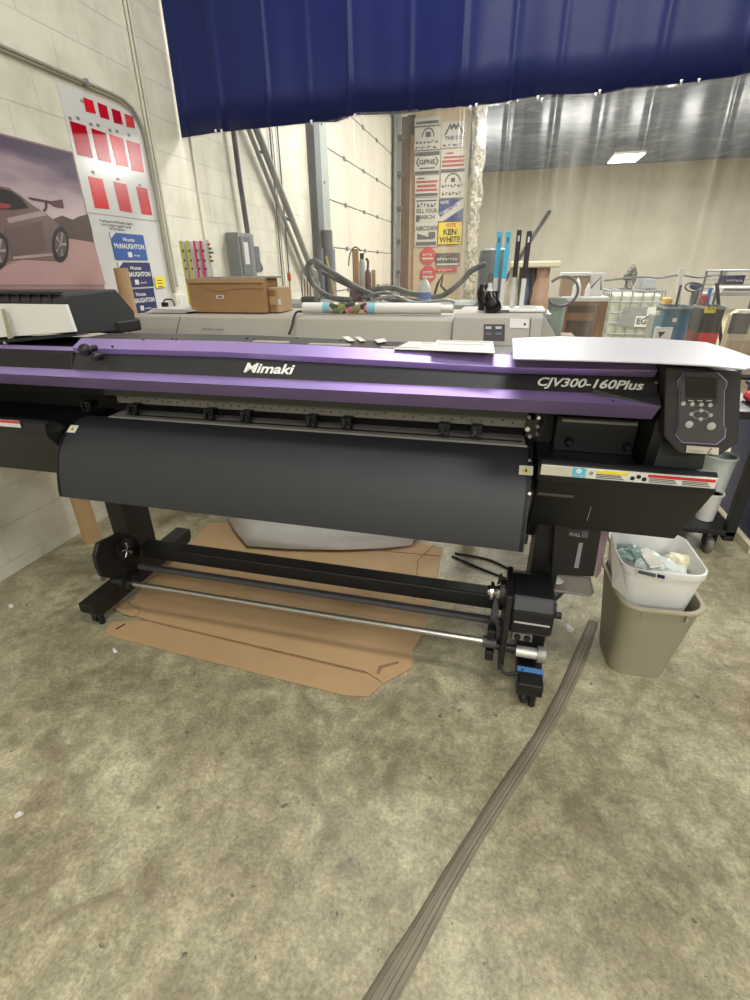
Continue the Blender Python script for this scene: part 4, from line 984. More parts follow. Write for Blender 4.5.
# crumpled contents
def crumple(cx_, cy_, cz_, s_, seed, m_, label, sc=(1, 1, .6)):
    mbx = MB(); bmesh.ops.create_icosphere(mbx.bm, subdivisions=3, radius=s_)
    for v in mbx.bm.verts:
        nn = noise.noise(v.co*(2.2/s_)*.5+Vector((seed*7.1, 0, seed))); n2_ = noise.noise(v.co*(6/s_)*.5+Vector((seed, 3, 0)))
        v.co *= 1+.55*nn+.28*n2_; v.co = Vector((v.co.x*sc[0], v.co.y*sc[1], v.co.z*sc[2]))+Vector((cx_, cy_, cz_))
    return tag(mbx.build('crumpled_film', m_), label, 'film scrap', 'scraps in the white bin')
film = mat('pale_green_film', (206, 216, 208), .25)
crumple(.66, 1.80, .44, .075, 1, film, 'pale crumpled film in the middle of the white bin')
crumple(.735, 1.82, .455, .05, 2, mat('cream_film', (222, 216, 186), .3), 'cream crumpled film at the right side of the white bin')
crumple(.58, 1.86, .45, .045, 3, mat('teal_film', (128, 156, 148), .3), 'greenish crumpled film at the rear left of the white bin')
crumple(.725, 1.74, .43, .045, 4, film, 'pale crumpled film at the front right of the white bin')
crumple(.65, 1.76, .40, .05, 6, mat('dark_film', (84, 92, 84), .35), 'dark crumpled film showing between the pale scraps')
o = MB().prism([atY(638, 551, 1.86), atY(648, 549, 1.86), atY(664, 566, 1.72), atY(650, 568, 1.72)], (0, .003, .004)).build('paper_offcut', mat('cream_paper', (224, 220, 206), .6)); tag(o, 'stiff cream paper offcut leaning across the white bin', 'offcut')

# purple film strip hanging beside waste tank
P = [atY(603, 527, 1.70), atY(610, 529, 1.70), atY(606, 545, 1.68), atY(603, 560, 1.66), atY(601, 572, 1.66), atY(596, 579, 1.66), atY(592, 570, 1.66), atY(598, 548, 1.68)]
bag = MB().prism(P, (0, .012, 0)).build('hanging_film', 'purple_film'); tag(bag, 'purplish clear film hanging beside the waste ink cover', 'film')
hk = MB().prism([atY(600, 526, 1.69), atY(616, 528, 1.69), atY(616, 531, 1.69), atY(600, 529, 1.69)], (0, .02, 0)).build('film_clip', wood_l, bag)

# ---- right side: dark cart, navy bin, white tubs
ct = thing('black_cart', 'black wheeled cart partly behind the right end of the printer', 'cart', (1.15, 3.0, 0))
MB().box((.80, 2.72, .14), (1.34, 3.30, .17)).build('lower_shelf', satin, ct, bevel=.004)
MB().box((.80, 2.72, .80), (1.34, 3.30, .84)).build('upper_shelf', satin, ct, bevel=.004)
for x, y in ((.80, 2.72), (1.29, 2.72), (.80, 3.25), (1.29, 3.25)):
    MB().box((x, y, .11), (x+.05, y+.05, 1.02)).build('post', satin, ct, bevel=.003)
for x, y in ((1.25, 2.78), (.84, 2.80), (1.30, 3.22), (.84, 3.22)):
    w_ = MB().lathe((x, y, .05), [(0, -.02), (.04, -.02), (.05, -.012), (.05, .012), (.04, .02), (0, .02)], 22, 'X').build('caster', mat('grey_rubber', (110, 106, 100), .6), ct, smooth=True)
    MB().box((x-.028, y-.02, .05), (x-.022, y+.03, .14)).box((x+.022, y-.02, .05), (x+.028, y+.03, .14)).build('caster_fork', satin, w_)
def tub(px, py, y, z0, r, h, label, m_='frosted_plastic'):
    p = atY(px, py, y)
    t = thing('plastic_tub', label, 'tub', (p.x, y, z0), 'plastic tubs on the cart')
    MB().lathe((p.x, y, z0), [(0, 0), (r*.8, 0), (r, h), (r-.004, h), (r*.8-.004, .004), (0, .004)], 24).build('tub_body', m_, t, smooth=True)
    MB().lathe((p.x, y, z0), [(r, h-.012), (r+.006, h-.012), (r+.006, h), (r, h), (r, h-.012)], 24).build('tub_rim', m_, t, smooth=True)
tub(703, 522, 2.86, .172, .055, .17, 'white round tub on the lower shelf of the black cart', white_b)
tub(708, 495, 3.02, .172, .085, .34, 'frosted tall tub on the lower shelf behind the white tub')
MB().tube(smooth_path([(1.32, 2.74, 1.00), (1.32, 2.66, 1.02), (1.05, 2.66, 1.02), (.82, 2.66, 1.02), (.82, 2.74, 1.00)]), .014, 10).build('cart_handle', satin, ct, smooth=True)
nb = thing('navy_bin', 'navy blue plastic bin standing on a pale base at the right edge', 'bin', (1.85, 3.2, 0))
binshape(1.80, 3.15, (.30, .30), (.33, .33), .05, .06, .05, .86, .005, 0).build('bin_body', mat('navy_bin_plastic', (26, 34, 92), .4), nb, smooth=True)
MB().loft([rrect(1.80, 3.15, .33+dx, .33+dx, .06, z) for dx, z in ((0, .84), (.012, .84), (.014, .86), (.0, .865), (-.004, .85), (0, .84))], True, False).build('bin_rim', navy_p, nb, smooth=True)
MB().box((1.47, 2.80, 0), (2.13, 3.48, .05)).build('pale_base', mat('cream_base', (206, 196, 170), .6), nb, bevel=.004)

# red and pale items on top of the cart at frame edge
p = atY(748, 388, 2.95)
zc = .842
t = thing('red_case', 'red plastic case on the black cart at the right frame edge', 'case', (1.25, 2.95, zc))
o = MB().box((1.15+.12, 2.80, zc), (1.46, 3.0, p.z-.02)).build('case_body', red, t, bevel=.02); MB().box((1.32, 2.84, p.z-.021), (1.42, 2.96, p.z+.0)).build('case_lid', mat('pink_red', (206, 60, 84), .5), t, bevel=.008)

# ================================================================== CURTAIN
cyy_ = 3.92
CREASES = [(-2.5+.33*i+random.uniform(-.1, .1), random.uniform(.012, .034), random.uniform(.003, .016)) for i in range(28)]
def fold(x, k=1.0):
    v = .028*math.sin(x*3.7+.9*math.sin(x*1.3))+.008*math.sin(x*8.3+1.3)+.002*math.sin(x*23)
    for c_, w_, h_ in CREASES:
        if abs(x-c_) < 4*w_: v -= h_*math.exp(-((x-c_)/w_)**2)
    return v
hem_px = [(182, 138.5), (215, 133.5), (240, 131.5), (270, 128.5), (315, 122), (335, 121.5), (355, 114.5), (400, 113), (440, 109), (470, 108), (500, 104), (535, 96.5), (565, 96.5), (595, 95), (630, 88), (660, 86.5), (680, 84.5), (710, 81), (730, 79), (750, 74)]
hem = [(atY(a, b2, cyy_).x, atY(a, b2, cyy_).z) for a, b2 in hem_px]
hem = hem+[(3.2, hem[-1][1]), (6.5, hem[-1][1]+.02)]
def hemz(x):
    if x <= hem[0][0]: return hem[0][1]
    for (x0, z0), (x1, z1) in zip(hem, hem[1:]):
        if x <= x1: return z0+(z1-z0)*(x-x0)/(x1-x0)
    return hem[-1][1]
def curtain_mesh(x0, x1, zbot, ztop, nx, nzv, dy=0, amp=1.0):
    mbx = MB(); g_ = []
    for j in range(nzv+1):
        row = []
        for i in range(nx+1):
            x = x0+(x1-x0)*i/nx; zb_ = zbot(x); z = zb_+(ztop(x)-zb_)*j/nzv
            row.append(mbx.bm.verts.new((x, cyy_+dy+fold(x)*amp*(.7+.3*(1-j/nzv)), z)))
        g_.append(row)
    for j in range(nzv):
        for i in range(nx): mbx.bm.faces.new((g_[j][i], g_[j][i+1], g_[j+1][i+1], g_[j+1][i]))
    return mbx
cx0, cx1 = WX+.01, 6.5
CU = thing('strip_curtain', 'hanging curtain of navy vinyl above clear vinyl, dividing the shop behind the printers', 'curtain', (0, cyy_, .2))
nav = curtain_mesh(cx0, cx1, hemz, lambda x: CZ-.06, 900, 10).build('navy_top', navy, CU, smooth=False, solid=.0015)
for p_ in nav.data.polygons: p_.use_smooth = True
clr = curtain_mesh(cx0, cx1, lambda x: .12, lambda x: hemz(x)+.015, 900, 14, dy=.004).build('clear_panel', 'clear_vinyl', CU)
for p_ in clr.data.polygons: p_.use_smooth = True
clr['label'] = 'clear see-through lower vinyl'
weld = curtain_mesh(cx0, cx1, lambda x: hemz(x)-.012, lambda x: hemz(x)+.004, 900, 1, dy=-.004).build('hem_seam', 'clear_vinyl', CU)
for k, (a, b2) in enumerate(((218, 131.5), (225, 132), (312, 121.5), (355, 115), (362, 117), (471, 109), (477, 107), (538, 97), (542, 99), (596, 94), (600, 91), (680, 82.5), (697, 82))):  # sparkle of clear film along the hem, put into white tabs
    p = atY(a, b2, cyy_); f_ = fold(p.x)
    MB().prism([(p.x-.008, cyy_+f_-.014, p.z+.008), (p.x+.008, cyy_+f_-.018, p.z+.006), (p.x+.004, cyy_+f_-.012, p.z-.012-.006*(k % 3)), (p.x-.005, cyy_+f_-.022, p.z-.010)], (0, .003, 0)).build('hem_sparkle_tab', mat('film_sparkle_white', (225, 228, 232), .08, 0, .02), CU)
cr_ = MB().cyl((cx0, cyy_, CZ-.04), (cx1, cyy_, CZ-.04), .02, 12).build('curtain_track', galv, CU)

# ================================================================== BEYOND THE CURTAIN, left side
# disconnect box and its conduit
P0, P1 = atX(237, 232, WX+.12), atX(262, 278, WX+.12)
eb = thing('electrical_disconnect', 'grey electrical disconnect box on the wall behind the clear curtain', 'electrical box', (WX, (P0.y+P1.y)/2, P1.z))
MB().box((WX, P0.y, P1.z), (WX+.12, P0.y+.30, P0.z)).build('box_body', mat('box_grey', (116, 122, 124), .5, .2, .1, 8), eb, bevel=.006)
MB().box((WX+.12, P0.y+.03, P1.z+.03), (WX+.135, P0.y+.20, P0.z-.03)).build('box_door', dark_steel, eb, bevel=.004)
MB().box((WX+.02, P0.y+.30, P1.z+.05), (WX+.12, P0.y+.40, P0.z-.10)).build('switch_case', dark_steel, eb, bevel=.006)
MB().tube(smooth_path([(WX+.07, P0.y+.40, P0.z-.20), (WX+.09, P0.y+.45, P0.z-.30), (WX+.07, P0.y+.43, P1.z+.18), (WX+.07, P0.y+.50, P1.z+.08)]), .018, 8).build('lever_handle', rubber, eb, smooth=True)
MB().box((WX+.136, P0.y+.06, P1.z+.12), (WX+.139, P0.y+.14, P1.z+.30)).build('box_label', paper, eb)
q = atX(234, 135, WX+.06)
q2 = atX(247.5, 231, WX+.06); pts = [(WX+.06, q.y-.2, CZ-.02), (WX+.06, q.y, q.z), tuple(atX(240.5, 185, WX+.06)), tuple(q2), (WX+.06, q2.y, P0.z-.01)]
tag(MB().tube(pts, .024, 12).build('conduit', dark_steel, smooth=True), 'dark conduit running down the wall into the grey disconnect box', 'conduit')
# thin vertical rods/seams and the diagonal tracks
for i, (a, b2, c_, d_, r_, m_, lb) in enumerate(((276, 205, 277, 215, .009, dark_steel, 'thin dark pipe on the wall left of the thick diagonal track'),
    (285, 225, 286, 235, .009, dark_steel, 'thin dark pipe on the wall crossing behind the diagonal track'))):
    P0_, P1_ = atX(a, b2, WX+.02), atX(c_, d_, WX+.02)
    tag(MB().cyl((WX+.02, (P0_.y+P1_.y)/2, .3), (WX+.02, (P0_.y+P1_.y)/2, CZ-.02), r_, 8).build('thin_pipe', m_), lb, 'pipe', 'thin wall pipes')
P0_, P1_ = atX(256, 128, WX+.10), atX(318, 286, WX+.10)
dt = thing('door_brace', 'grey diagonal pair of braces beside the loading door', 'brace', (WX, P1_.y, P1_.z))
ext = (P0_-P1_)
MB().cyl(P1_, P1_+ext*1.35, .035, 12).build('main_brace', galv, dt, smooth=True)
Q0, Q1 = atX(248, 128, WX+.06), atX(306, 275, WX+.06)
MB().cyl(Q1, Q1+(Q0-Q1)*1.3, .022, 12).build('thin_brace', galv, dt, smooth=True)
for t_ in (.12, .52, .95):
    a_, b3 = P0_.lerp(P1_, t_), Q0.lerp(Q1, t_); MB().cyl(a_, b3, .012, 8).build('brace_tie', dark_steel, dt)
# door column
P0_ = atX(313, 127, WX+.1).y; P1_ = atX(322, 127, WX+.1).y
dc = thing('door_track', 'dark grey steel track and guard post at the left side of the loading door', 'door track', (WX, 6.7, 0))
MB().box((WX, 6.50, 0), (WX+.10, 6.70, 4.6)).build('track_post', dark_steel, dc)
MB().box((WX+.02, 6.70, 0), (WX+.07, 7.05, 4.6)).build('jamb_angle', grn_grey, dc)
MB().cyl((WX+.16, 6.62, 0), (WX+.16, 6.62, 1.95), .07, 16).build('guard_post', dark_steel, dc)
MB().box((WX+.10, 6.45, .9), (WX+.13, 7.0, 1.75)).build('guard_plate', mat('slate_blue', (92, 98, 116), .5), dc)
for z in (1.1, 1.9, 2.5, 3.1): MB().cyl((WX+.07, 6.86, z), (WX+.08, 6.86, z), .016, 8).build('bolt', dark_steel, dc)
# right track of door
tt = thing('door_track', 'pale steel roller track at the far right side of the loading door', 'door track', (WX, 11.4, 0))
MB().box((WX, 11.25, 0), (WX+.06, 11.65, 4.6)).build('track_rail', galv, tt)
for z in (1.4, 2.0, 2.6, 3.2, 3.8): MB().box((WX+.06, 11.3, z), (WX+.14, 11.5, z+.06)).build('roller_bracket', dark_steel, tt)
# weathered boards leaning between door and sign board
for i in range(4):
    a, b2 = atY(401+3.4*i, 110, 12.0-.05*i), atY(404+3.4*i, 290, 12.0-.05*i)
    o = MB().box((a.x, 12.0-.05*i, 0), (b2.x+.03, 12.03-.05*i, 4.3-.35*(i % 2))).build('weathered_board', (brown_d, wood, brown_d, wood_l)[i])
    tag(o, ['tall weathered brown board right beside the loading door track', 'tall weathered brown board second from the door track', 'tall weathered brown board second from the sign panel', 'pale tall board touching the sign panel'][i], 'board', 'tall boards beside the loading door')
# sign board
SY = 11.8
a, b2 = atY(413.5, 110, SY), atY(466.5, 300, SY)
sb = thing('sign_display_board', 'tall plywood panel covered with small printed yard signs', 'display board', ((a.x+b2.x)/2, SY, 0))
sxa, sxb = atY(414.5, 200, SY).x, atY(466, 200, SY).x
MB().box((sxa, SY, 0), (sxb, SY+.04, 4.35)).build('plywood_panel', ply, sb)
grp = mat('faded_white_print', (196, 192, 182), .6); gtxt = mat('print_grey', (92, 90, 92), .6); rtx = mat('print_red', (170, 84, 84), .6); rds = mat('stop_red', (186, 70, 74), .6); nvy = mat('print_navy', (52, 66, 118), .6)
def sp5(x, y): return (400+x/5.26, 100+y/5.26)
def minisign(x0, y0, x1, y1, m_, label, items=(), cat='sign', oct_=False):
    A_, B_ = atY(*sp5(x0, y0), SY-.02), atY(*sp5(x1, y1), SY-.02)
    t = thing('yard_sign', label, 'sign', ((A_.x+B_.x)/2, SY-.01, B_.z), 'yard signs on the plywood panel')
    w, h = B_.x-A_.x, A_.z-B_.z
    if oct_:
        c_ = ((A_.x+B_.x)/2, (A_.z+B_.z)/2)
        MB().prism([(c_[0]+w/2*1.05*math.cos(R(22.5+45*k)), SY-.02, c_[1]+h/2*1.05*math.sin(R(22.5+45*k))) for k in range(8)], (0, .018, 0)).build('sign_face', m_, t)
    else: MB().box((A_.x, SY-.02, B_.z), (B_.x, SY-.002, A_.z)).build('sign_face', m_, t)
    for it in items:
        kind, u0, v0, u1, v1, mm = it[:6]
        if kind == 'bar': MB().box((A_.x+w*u0, SY-.024, B_.z+h*v0), (A_.x+w*u1, SY-.02, B_.z+h*v1)).build('printed_bar', mm, t)
        elif kind == 'arc':
            n_ = 10; cxx, cz_ = A_.x+w*(u0+u1)/2, B_.z+h*v0; rw, rh_ = w*(u1-u0)/2, h*(v1-v0)
            MB().tube([(cxx+rw*math.cos(math.pi*k/n_), SY-.023, cz_+rh_*math.sin(math.pi*k/n_)) for k in range(n_+1)], .012, 5).build('printed_arch', mm, t)
        elif kind == 'poly': MB().prism([(A_.x+w*u, SY-.0235-(.001 if len(it) > 7 else 0), B_.z+h*v) for u, v in it[6]], (0, .003, 0)).build('printed_shape', mm, t)
        elif kind == 'words': wordbars((A_.x+w*u0, SY-.0215, B_.z+h*v0), (1, 0, 0), (0, 0, 1), w*(u1-u0), h*(v1-v0), mm, t, it[6], .003)
        elif kind == 'txt': text(it[6], (A_.x+w*u0, SY-.0215, B_.z+h*v0), (1, 0, 0) if len(it) < 8 else (1, 0, it[7]), (0, 0, 1), w*(u1-u0), mm, t, height=h*(v1-v0), bold=.03, thick=.003)
    return t
G_, Rr = gtxt, rtx
minisign(78, 95, 212, 135, grp, 'faded sign strip at the very top left of the plywood panel', [('bar', .05, .3, .95, .6, G_)])
minisign(78, 140, 212, 262, grp, 'faded white sign with a grey arch, top left of the plywood panel', [('arc', .3, .55, .75, .9, G_), ('bar', .42, .55, .62, .75, G_), ('words', .05, .30, .95, .42, G_, 6), ('words', .05, .08, .95, .2, G_, 4)])
minisign(220, 118, 342, 245, grp, 'white sign with a grey mountain outline, top right of the plywood panel', [('poly', 0, 0, 0, 0, G_, [(.12, .5), (.35, .95), (.42, .82), (.5, .95), (.6, .82), (.68, .95), (.95, .5), (.86, .5), (.68, .82), (.6, .66), (.5, .8), (.4, .66), (.34, .8), (.2, .5)]), ('txt', .15, .3, .9, .45, G_, 'THE CO'), ('words', .1, .06, .9, .16, G_, 4)])
minisign(78, 266, 208, 390, grp, 'white sign with dark bars above and below an oval mark', [('bar', .02, .76, .98, .92, G_), ('bar', .02, .02, .98, .16, G_), ('txt', .18, .42, .82, .62, G_, 'GPNE'), ('poly', 0, 0, 0, 0, G_, [(.05, .52), (.14, .7), (.2, .7), (.11, .52), (.2, .34), (.14, .34)]), ('poly', 0, 0, 0, 0, G_, [(.95, .52), (.86, .7), (.8, .7), (.89, .52), (.8, .34), (.86, .34)]), ('bar', .2, .24, .8, .3, G_)])
minisign(218, 262, 342, 378, grp, 'white sign with three red lines, above the arch sign on the right', [('bar', .02, .02, .98, .16, G_), ('bar', .1, .62, .95, .70, Rr), ('bar', .05, .44, .95, .54, Rr), ('bar', .05, .26, .95, .36, Rr), ('bar', .2, .8, .5, .86, Rr)])
minisign(80, 400, 200, 508, grp, 'white sign with red text lines on the left, under the oval mark sign', [('bar', .02, .04, .98, .18, G_), ('bar', .05, .66, .95, .76, Rr), ('bar', .1, .46, .9, .58, Rr), ('bar', .05, .28, .95, .38, Rr), ('bar', .1, .84, .4, .9, G_)])
minisign(216, 384, 338, 510, grp, 'white sign with a dark arch over text, in the right column', [('arc', .2, .62, .8, .95, G_), ('bar', .42, .62, .58, .78, G_), ('words', .05, .42, .95, .55, G_, 7), ('words', .08, .1, .92, .24, G_, 6)])
minisign(80, 518, 200, 640, grp, 'crowded black and white sign left of the slanted blue sign', [('bar', .05, .86, .9, .92, G_), ('words', .1, .62, .95, .82, G_, 6), ('txt', .05, .38, .95, .56, G_, 'SELL YOUR'), ('txt', .1, .12, .85, .3, G_, 'MARCH'), ('bar', .05, .02, .2, .3, G_)])
minisign(204, 522, 330, 634, nvy, 'navy sign crossed by a slanted white name band', [('poly', 0, 0, 0, 0, grp, [(0, 0), (0, .34), (1, 1), (1, .58), (.2, 0)]), ('txt', .1, .16, .86, .38, nvy, 'MATTHEWS', .62), ('txt', .06, .78, .4, .92, grp, 'VOTE')])
minisign(80, 645, 195, 770, grp, 'white sign with dark heading and sloping logo left of the yellow sign', [('txt', .02, .66, .98, .86, G_, 'AIRCOAN'), ('poly', 0, 0, 0, 0, gtxt, [(.1, .3), (.1, .56), (.9, .3)]), ('bar', .6, .35, .9, .6, G_), ('bar', .05, .05, .95, .2, G_)])
ysg = mat('sign_yellow', (226, 202, 40), .5)
minisign(200, 640, 325, 760, ysg, 'bright yellow sign with black lettering on the plywood panel', [('txt', .3, .76, .72, .92, rtx, 'VOTE'), ('txt', .24, .42, .76, .68, black, 'KEN'), ('txt', .08, .1, .92, .36, black, 'WHITE'), ('bar', 0, 0, 1, .03, black), ('bar', 0, .97, 1, 1, black), ('bar', 0, 0, .03, 1, black), ('bar', .97, 0, 1, 1, black)])
minisign(106, 775, 186, 865, rds, 'red octagonal sign, upper one of two', [('words', .2, .5, .8, .72, grp, 4), ('bar', .15, .3, .85, .4, grp)], oct_=True)
minisign(106, 872, 186, 962, rds, 'red octagonal sign, lower one of two', [('words', .2, .5, .8, .72, grp, 4), ('bar', .15, .3, .85, .4, grp)], oct_=True)
minisign(188, 806, 313, 872, mat('sign_charcoal', (74, 70, 70), .6), 'dark grey rectangular sign below the yellow sign', [('words', .08, .45, .92, .68, grp, 8), ('bar', .05, .05, .95, .2, grp), ('bar', .45, .78, .6, .92, rtx)])
minisign(192, 880, 300, 905, rds, 'small red arrow-shaped sign at the bottom of the panel', [('words', .1, .25, .8, .75, grp, 6)])
# crumpled poly column right of the board
mbx = MB(); rows = []
for j in range(60):
    t_ = j/59; z = 4.3*(1-t_)+.02; ring_ = []
    for k in range(16):
        a_ = 2*math.pi*k/16; rr__ = .13*(1+.35*noise.noise(Vector((math.cos(a_)*1.6, math.sin(a_)*1.6, z*3.2)))+.2*noise.noise(Vector((math.cos(a_)*4, math.sin(a_)*4, z*9))))
        ring_.append((atY(475, 200, 11.6).x+rr__*math.cos(a_), 11.55+rr__*math.sin(a_), z))
    rows.append(ring_)
M_, N, L, b = nodes_of('banner_roll'); tc = N.new('ShaderNodeTexCoord'); vo = N.new('ShaderNodeTexNoise'); vo.inputs['Scale'].default_value = 5; vo.inputs['Detail'].default_value = 6; vo.inputs['Distortion'].default_value = 1.5; L.new(tc.outputs['Object'], vo.inputs['Vector'])
b.inputs['Alpha'].default_value = .6; rmp = ramp(N, [(.3, lin((70, 78, 108))), (.42, lin((150, 142, 124))), (.52, lin((206, 200, 184))), (.60, lin((112, 104, 90))), (.72, lin((184, 172, 136)))]); L.new(vo.outputs['Fac'], rmp.inputs['Fac']); L.new(rmp.outputs['Color'], b.inputs['Base Color']); b.inputs['Roughness'].default_value = .35
tag(mbx.loft(rows).build('bunched_sheeting', M_), 'tall bunch of wrinkled printed sheeting hanging right of the sign panel', 'sheeting')

# ---- workbench with hoses and tools
BY0, BY1 = 4.35, 5.1
bzz = atY(380, 304, 4.4).z
wbx0, wbx1 = atY(286, 300, 5.0).x, atY(474, 300, 4.4).x
wbn = thing('work_bench', 'cluttered grey workbench behind the clear curtain and the grey printer', 'workbench', ((wbx0+wbx1)/2, 4.7, 0))
MB().box((wbx0, BY0, bzz-.04), (wbx1, BY1, bzz)).build('bench_top', galv, wbn, bevel=.003)
for x in (wbx0+.03, wbx1-.09):
    for y in (BY0+.02, BY1-.08): MB().box((x, y, 0), (x+.06, y+.06, bzz-.04)).build('bench_leg', dark_steel, wbn)
MB().tube([(wbx0+.0, BY0-.03, bzz-.02), (wbx1-.3, BY0-.03, bzz-.02)], .014, 8).build('front_rail', galv, wbn)
def hose(pts, y, r, label, m_=hose_m):
    P = [atY(a, b2, y+dy) for a, b2, dy in pts]
    for p in P: p.z = max(p.z, bzz+r)
    return tag(MB().tube(smooth_path(P, 6), r, 12).build('hose', m_, smooth=True), label, 'hose', 'hoses on the workbench')
hose([(352, 302, 0), (330, 297, 0), (313, 284, 0), (307, 268, 0), (314, 261, .02), (322, 266, .02), (338, 276, 0), (358, 288, 0), (382, 299, 0)], 4.55, .024, 'thick grey hose looping up above the left end of the workbench')
hose([(322, 272, 0), (345, 284, 0), (365, 292, .0), (392, 300, .0), (420, 302, 0)], 4.66, .018, 'grey hose running beside the looping hose along the bench')
hose([(372, 290, 0), (392, 288, 0), (410, 293, .0), (436, 297, .0), (450, 291, 0), (462, 281, 0), (471, 271, 0), (486, 264, 0)], 4.75, .024, 'thick dark hose curving from the bench up to the grey drum')
hose([(362, 298, 0), (385, 293, 0), (402, 298, .0), (430, 303, .0)], 4.46, .015, 'thin grey hose at the front of the bench middle')
hose([(374, 300, 0), (395, 296, 0), (415, 303, 0), (445, 300, 0), (455, 303, 0)], 4.42, .012, 'thin pale hose lying along the bench front', galv)
# tool rack
tx, ty = atY(308, 290, 4.8).x, 4.85
tr_ = thing('tool_rack', 'small wire rack of tools on the left end of the workbench', 'rack', (tx, ty, bzz))
tzt = atY(308, 268, ty).z
MB().tube(smooth_path([(tx-.08, ty, bzz), (tx-.08, ty, tzt-.06), (tx-.03, ty, tzt), (tx+.05, ty, tzt-.01), (tx+.09, ty, tzt-.08), (tx+.09, ty, bzz)]), .009, 8).build('rack_wire', galv, tr_)
for k, m_ in enumerate((brown_d, dark_steel, wood, white_p, brown_d)):
    x = tx-.06+.03*k; MB().cyl((x, ty+.01, bzz+.02+.01*k), (x+.005, ty+.01, tzt-.09+.012*(k % 2)), .007, 8).build('tool_handle', m_, tr_)
MB().box((tx-.09, ty-.03, bzz), (tx+.1, ty+.05, bzz+.012)).build('rack_base', galv, tr_)
# red and white tag post, black roll, jar etc.
p = atY(290.5, 290, 4.9); q = atY(290.5, 272, 4.9)
px_ = thing('marker_flag', 'white rod with a small orange-red tag on the bench left end', 'marker', (p.x, 4.9, bzz))
MB().cyl((p.x, 4.9, bzz), (p.x, 4.9, atY(290, 268, 4.9).z), .006, 8).build('rod', galv, px_); MB().box((p.x-.018, 4.89, atY(290, 281, 4.9).z), (p.x+.018, 4.895, atY(290, 273, 4.9).z)).build('tag', mat('orange_red', (226, 84, 58), .5), px_)
p = atY(309, 297, 4.42); t = MB().lathe((p.x-.09, 4.46, bzz+.03), [(0, 0), (.022, 0), (.03, .03), (.028, .15), (.018, .18), (0, .18)], 14, 'X').build('black_tool', satin, smooth=True); tag(t, 'black cylindrical hand tool lying at the front left of the bench', 'tool')
# upright items by the door: wood strip with hooked cable, clear tube, dark pot
def upright(px0, px1, ptop, y, m_, label, name, cat, cap=None, r=True):
    a_, b3 = atY(px0, ptop, y), atY(px1, ptop, y)
    t = thing(name, label, cat, ((a_.x+b3.x)/2, y, bzz))
    if r: MB().lathe(((a_.x+b3.x)/2, y, bzz), [(0, 0), ((b3.x-a_.x)/2, 0), ((b3.x-a_.x)/2, a_.z-bzz-.03), ((b3.x-a_.x)/4, a_.z-bzz), (0, a_.z-bzz)], 18).build('body', m_, t, smooth=True)
    else: MB().box((a_.x, y, bzz), (b3.x, y+.03, a_.z)).build('body', m_, t)
    if cap: MB().lathe(((a_.x+b3.x)/2, y, a_.z-.002), [(0, 0), ((b3.x-a_.x)/3, 0), ((b3.x-a_.x)/3, cap), (0, cap)], 14).build('cap', rubber, t, smooth=True)
    return t
us = upright(352, 358, 249, 4.9, wood_l, 'upright strip of pale wood standing on the bench', 'wood_strip', 'wood strip', r=False)
MB().tube(smooth_path([atY(348.5, 266, 4.88), atY(350, 254, 4.88), atY(355, 247, 4.88), atY(361, 251, 4.88)]), .006, 8).build('hooked_wire', rubber, us)
upright(359, 365, 259, 4.82, mat('clear_grey', (186, 186, 180), .25), 'clear grey sealant tube with a black cap on the bench', 'sealant_tube', 'tube', .05)
pot = upright(364.5, 371, 270, 4.86, mat('dark_red_brown', (96, 62, 56), .5), 'dark brown container with a bent black spout on the bench', 'spray_container', 'container')
MB().tube(smooth_path([atY(367.5, 271, 4.86), atY(368, 262, 4.86), atY(366, 258.5, 4.86)]), .012, 8).build('spout', rubber, pot)
upright(371.5, 375, 270, 4.87, wood_l, 'short pale wooden stick right of the dark container', 'wood_stick', 'wood strip', r=False)
p = atY(349, 293, 4.5); t = thing('motor_drum', 'small red and dark round motor lying among the hoses', 'motor', (p.x, 4.62, bzz))
MB().lathe((p.x-.05, 4.72, bzz+.062), [(0, 0), (.05, 0), (.06, .015), (.06, .09), (.05, .11), (0, .11)], 20, 'X').build('motor_case', mat('dark_maroon', (92, 44, 44), .45), t, smooth=True)
MB().lathe((p.x+.06, 4.72, bzz+.062), [(0, 0), (.03, 0), (.03, .02), (0, .02)], 14, 'X').build('motor_hub', dark_steel, t)
# yellow lever tool by guard post
P = [atY(326, 256, 4.95), atY(335, 293, 4.95)]
P[1].z = bzz+.01
tag(MB().tube(P, .012, 8).build('level_tool', mat('tool_yellow', (196, 172, 74), .5)), 'slim yellow tool handle leaning up from the bench by the door post', 'tool')
# white jug
p = atY(424.5, 285, 4.6); jr = atY(431, 290, 4.6).x-p.x
t = thing('plastic_jug', 'white plastic jug with a blue label standing among the hoses', 'jug', (p.x, 4.60, bzz))
zj_ = atY(424, 276, 4.6).z-bzz
MB().lathe((p.x, 4.60, bzz), [(0, 0), (jr, 0), (jr*1.05, .02), (jr, zj_*.55), (jr*.5, zj_*.82), (jr*.3, zj_*.86), (jr*.3, zj_), (0, zj_)], 22).build('jug_body', white_p, t, smooth=True)
MB().lathe((p.x, 4.60, bzz), [(jr*1.06, .03), (jr*1.07, .03), (jr*1.05, zj_*.4), (jr*1.03, zj_*.4)], 22).build('jug_label', mat('label_blue', (92, 120, 176), .5), t, smooth=True)
# clamp (black) near signboard bottom
P = [atY(434, 296, 4.8), atY(438, 283, 4.8), atY(443, 274, 4.8), atY(441, 286, 4.8), atY(447, 292, 4.8)]
for q_ in P: q_.z = max(q_.z, bzz+.012)
tag(MB().tube(P, .012, 8).build('metal_clamp', satin), 'black metal clamp standing up beside the white jug', 'clamp')

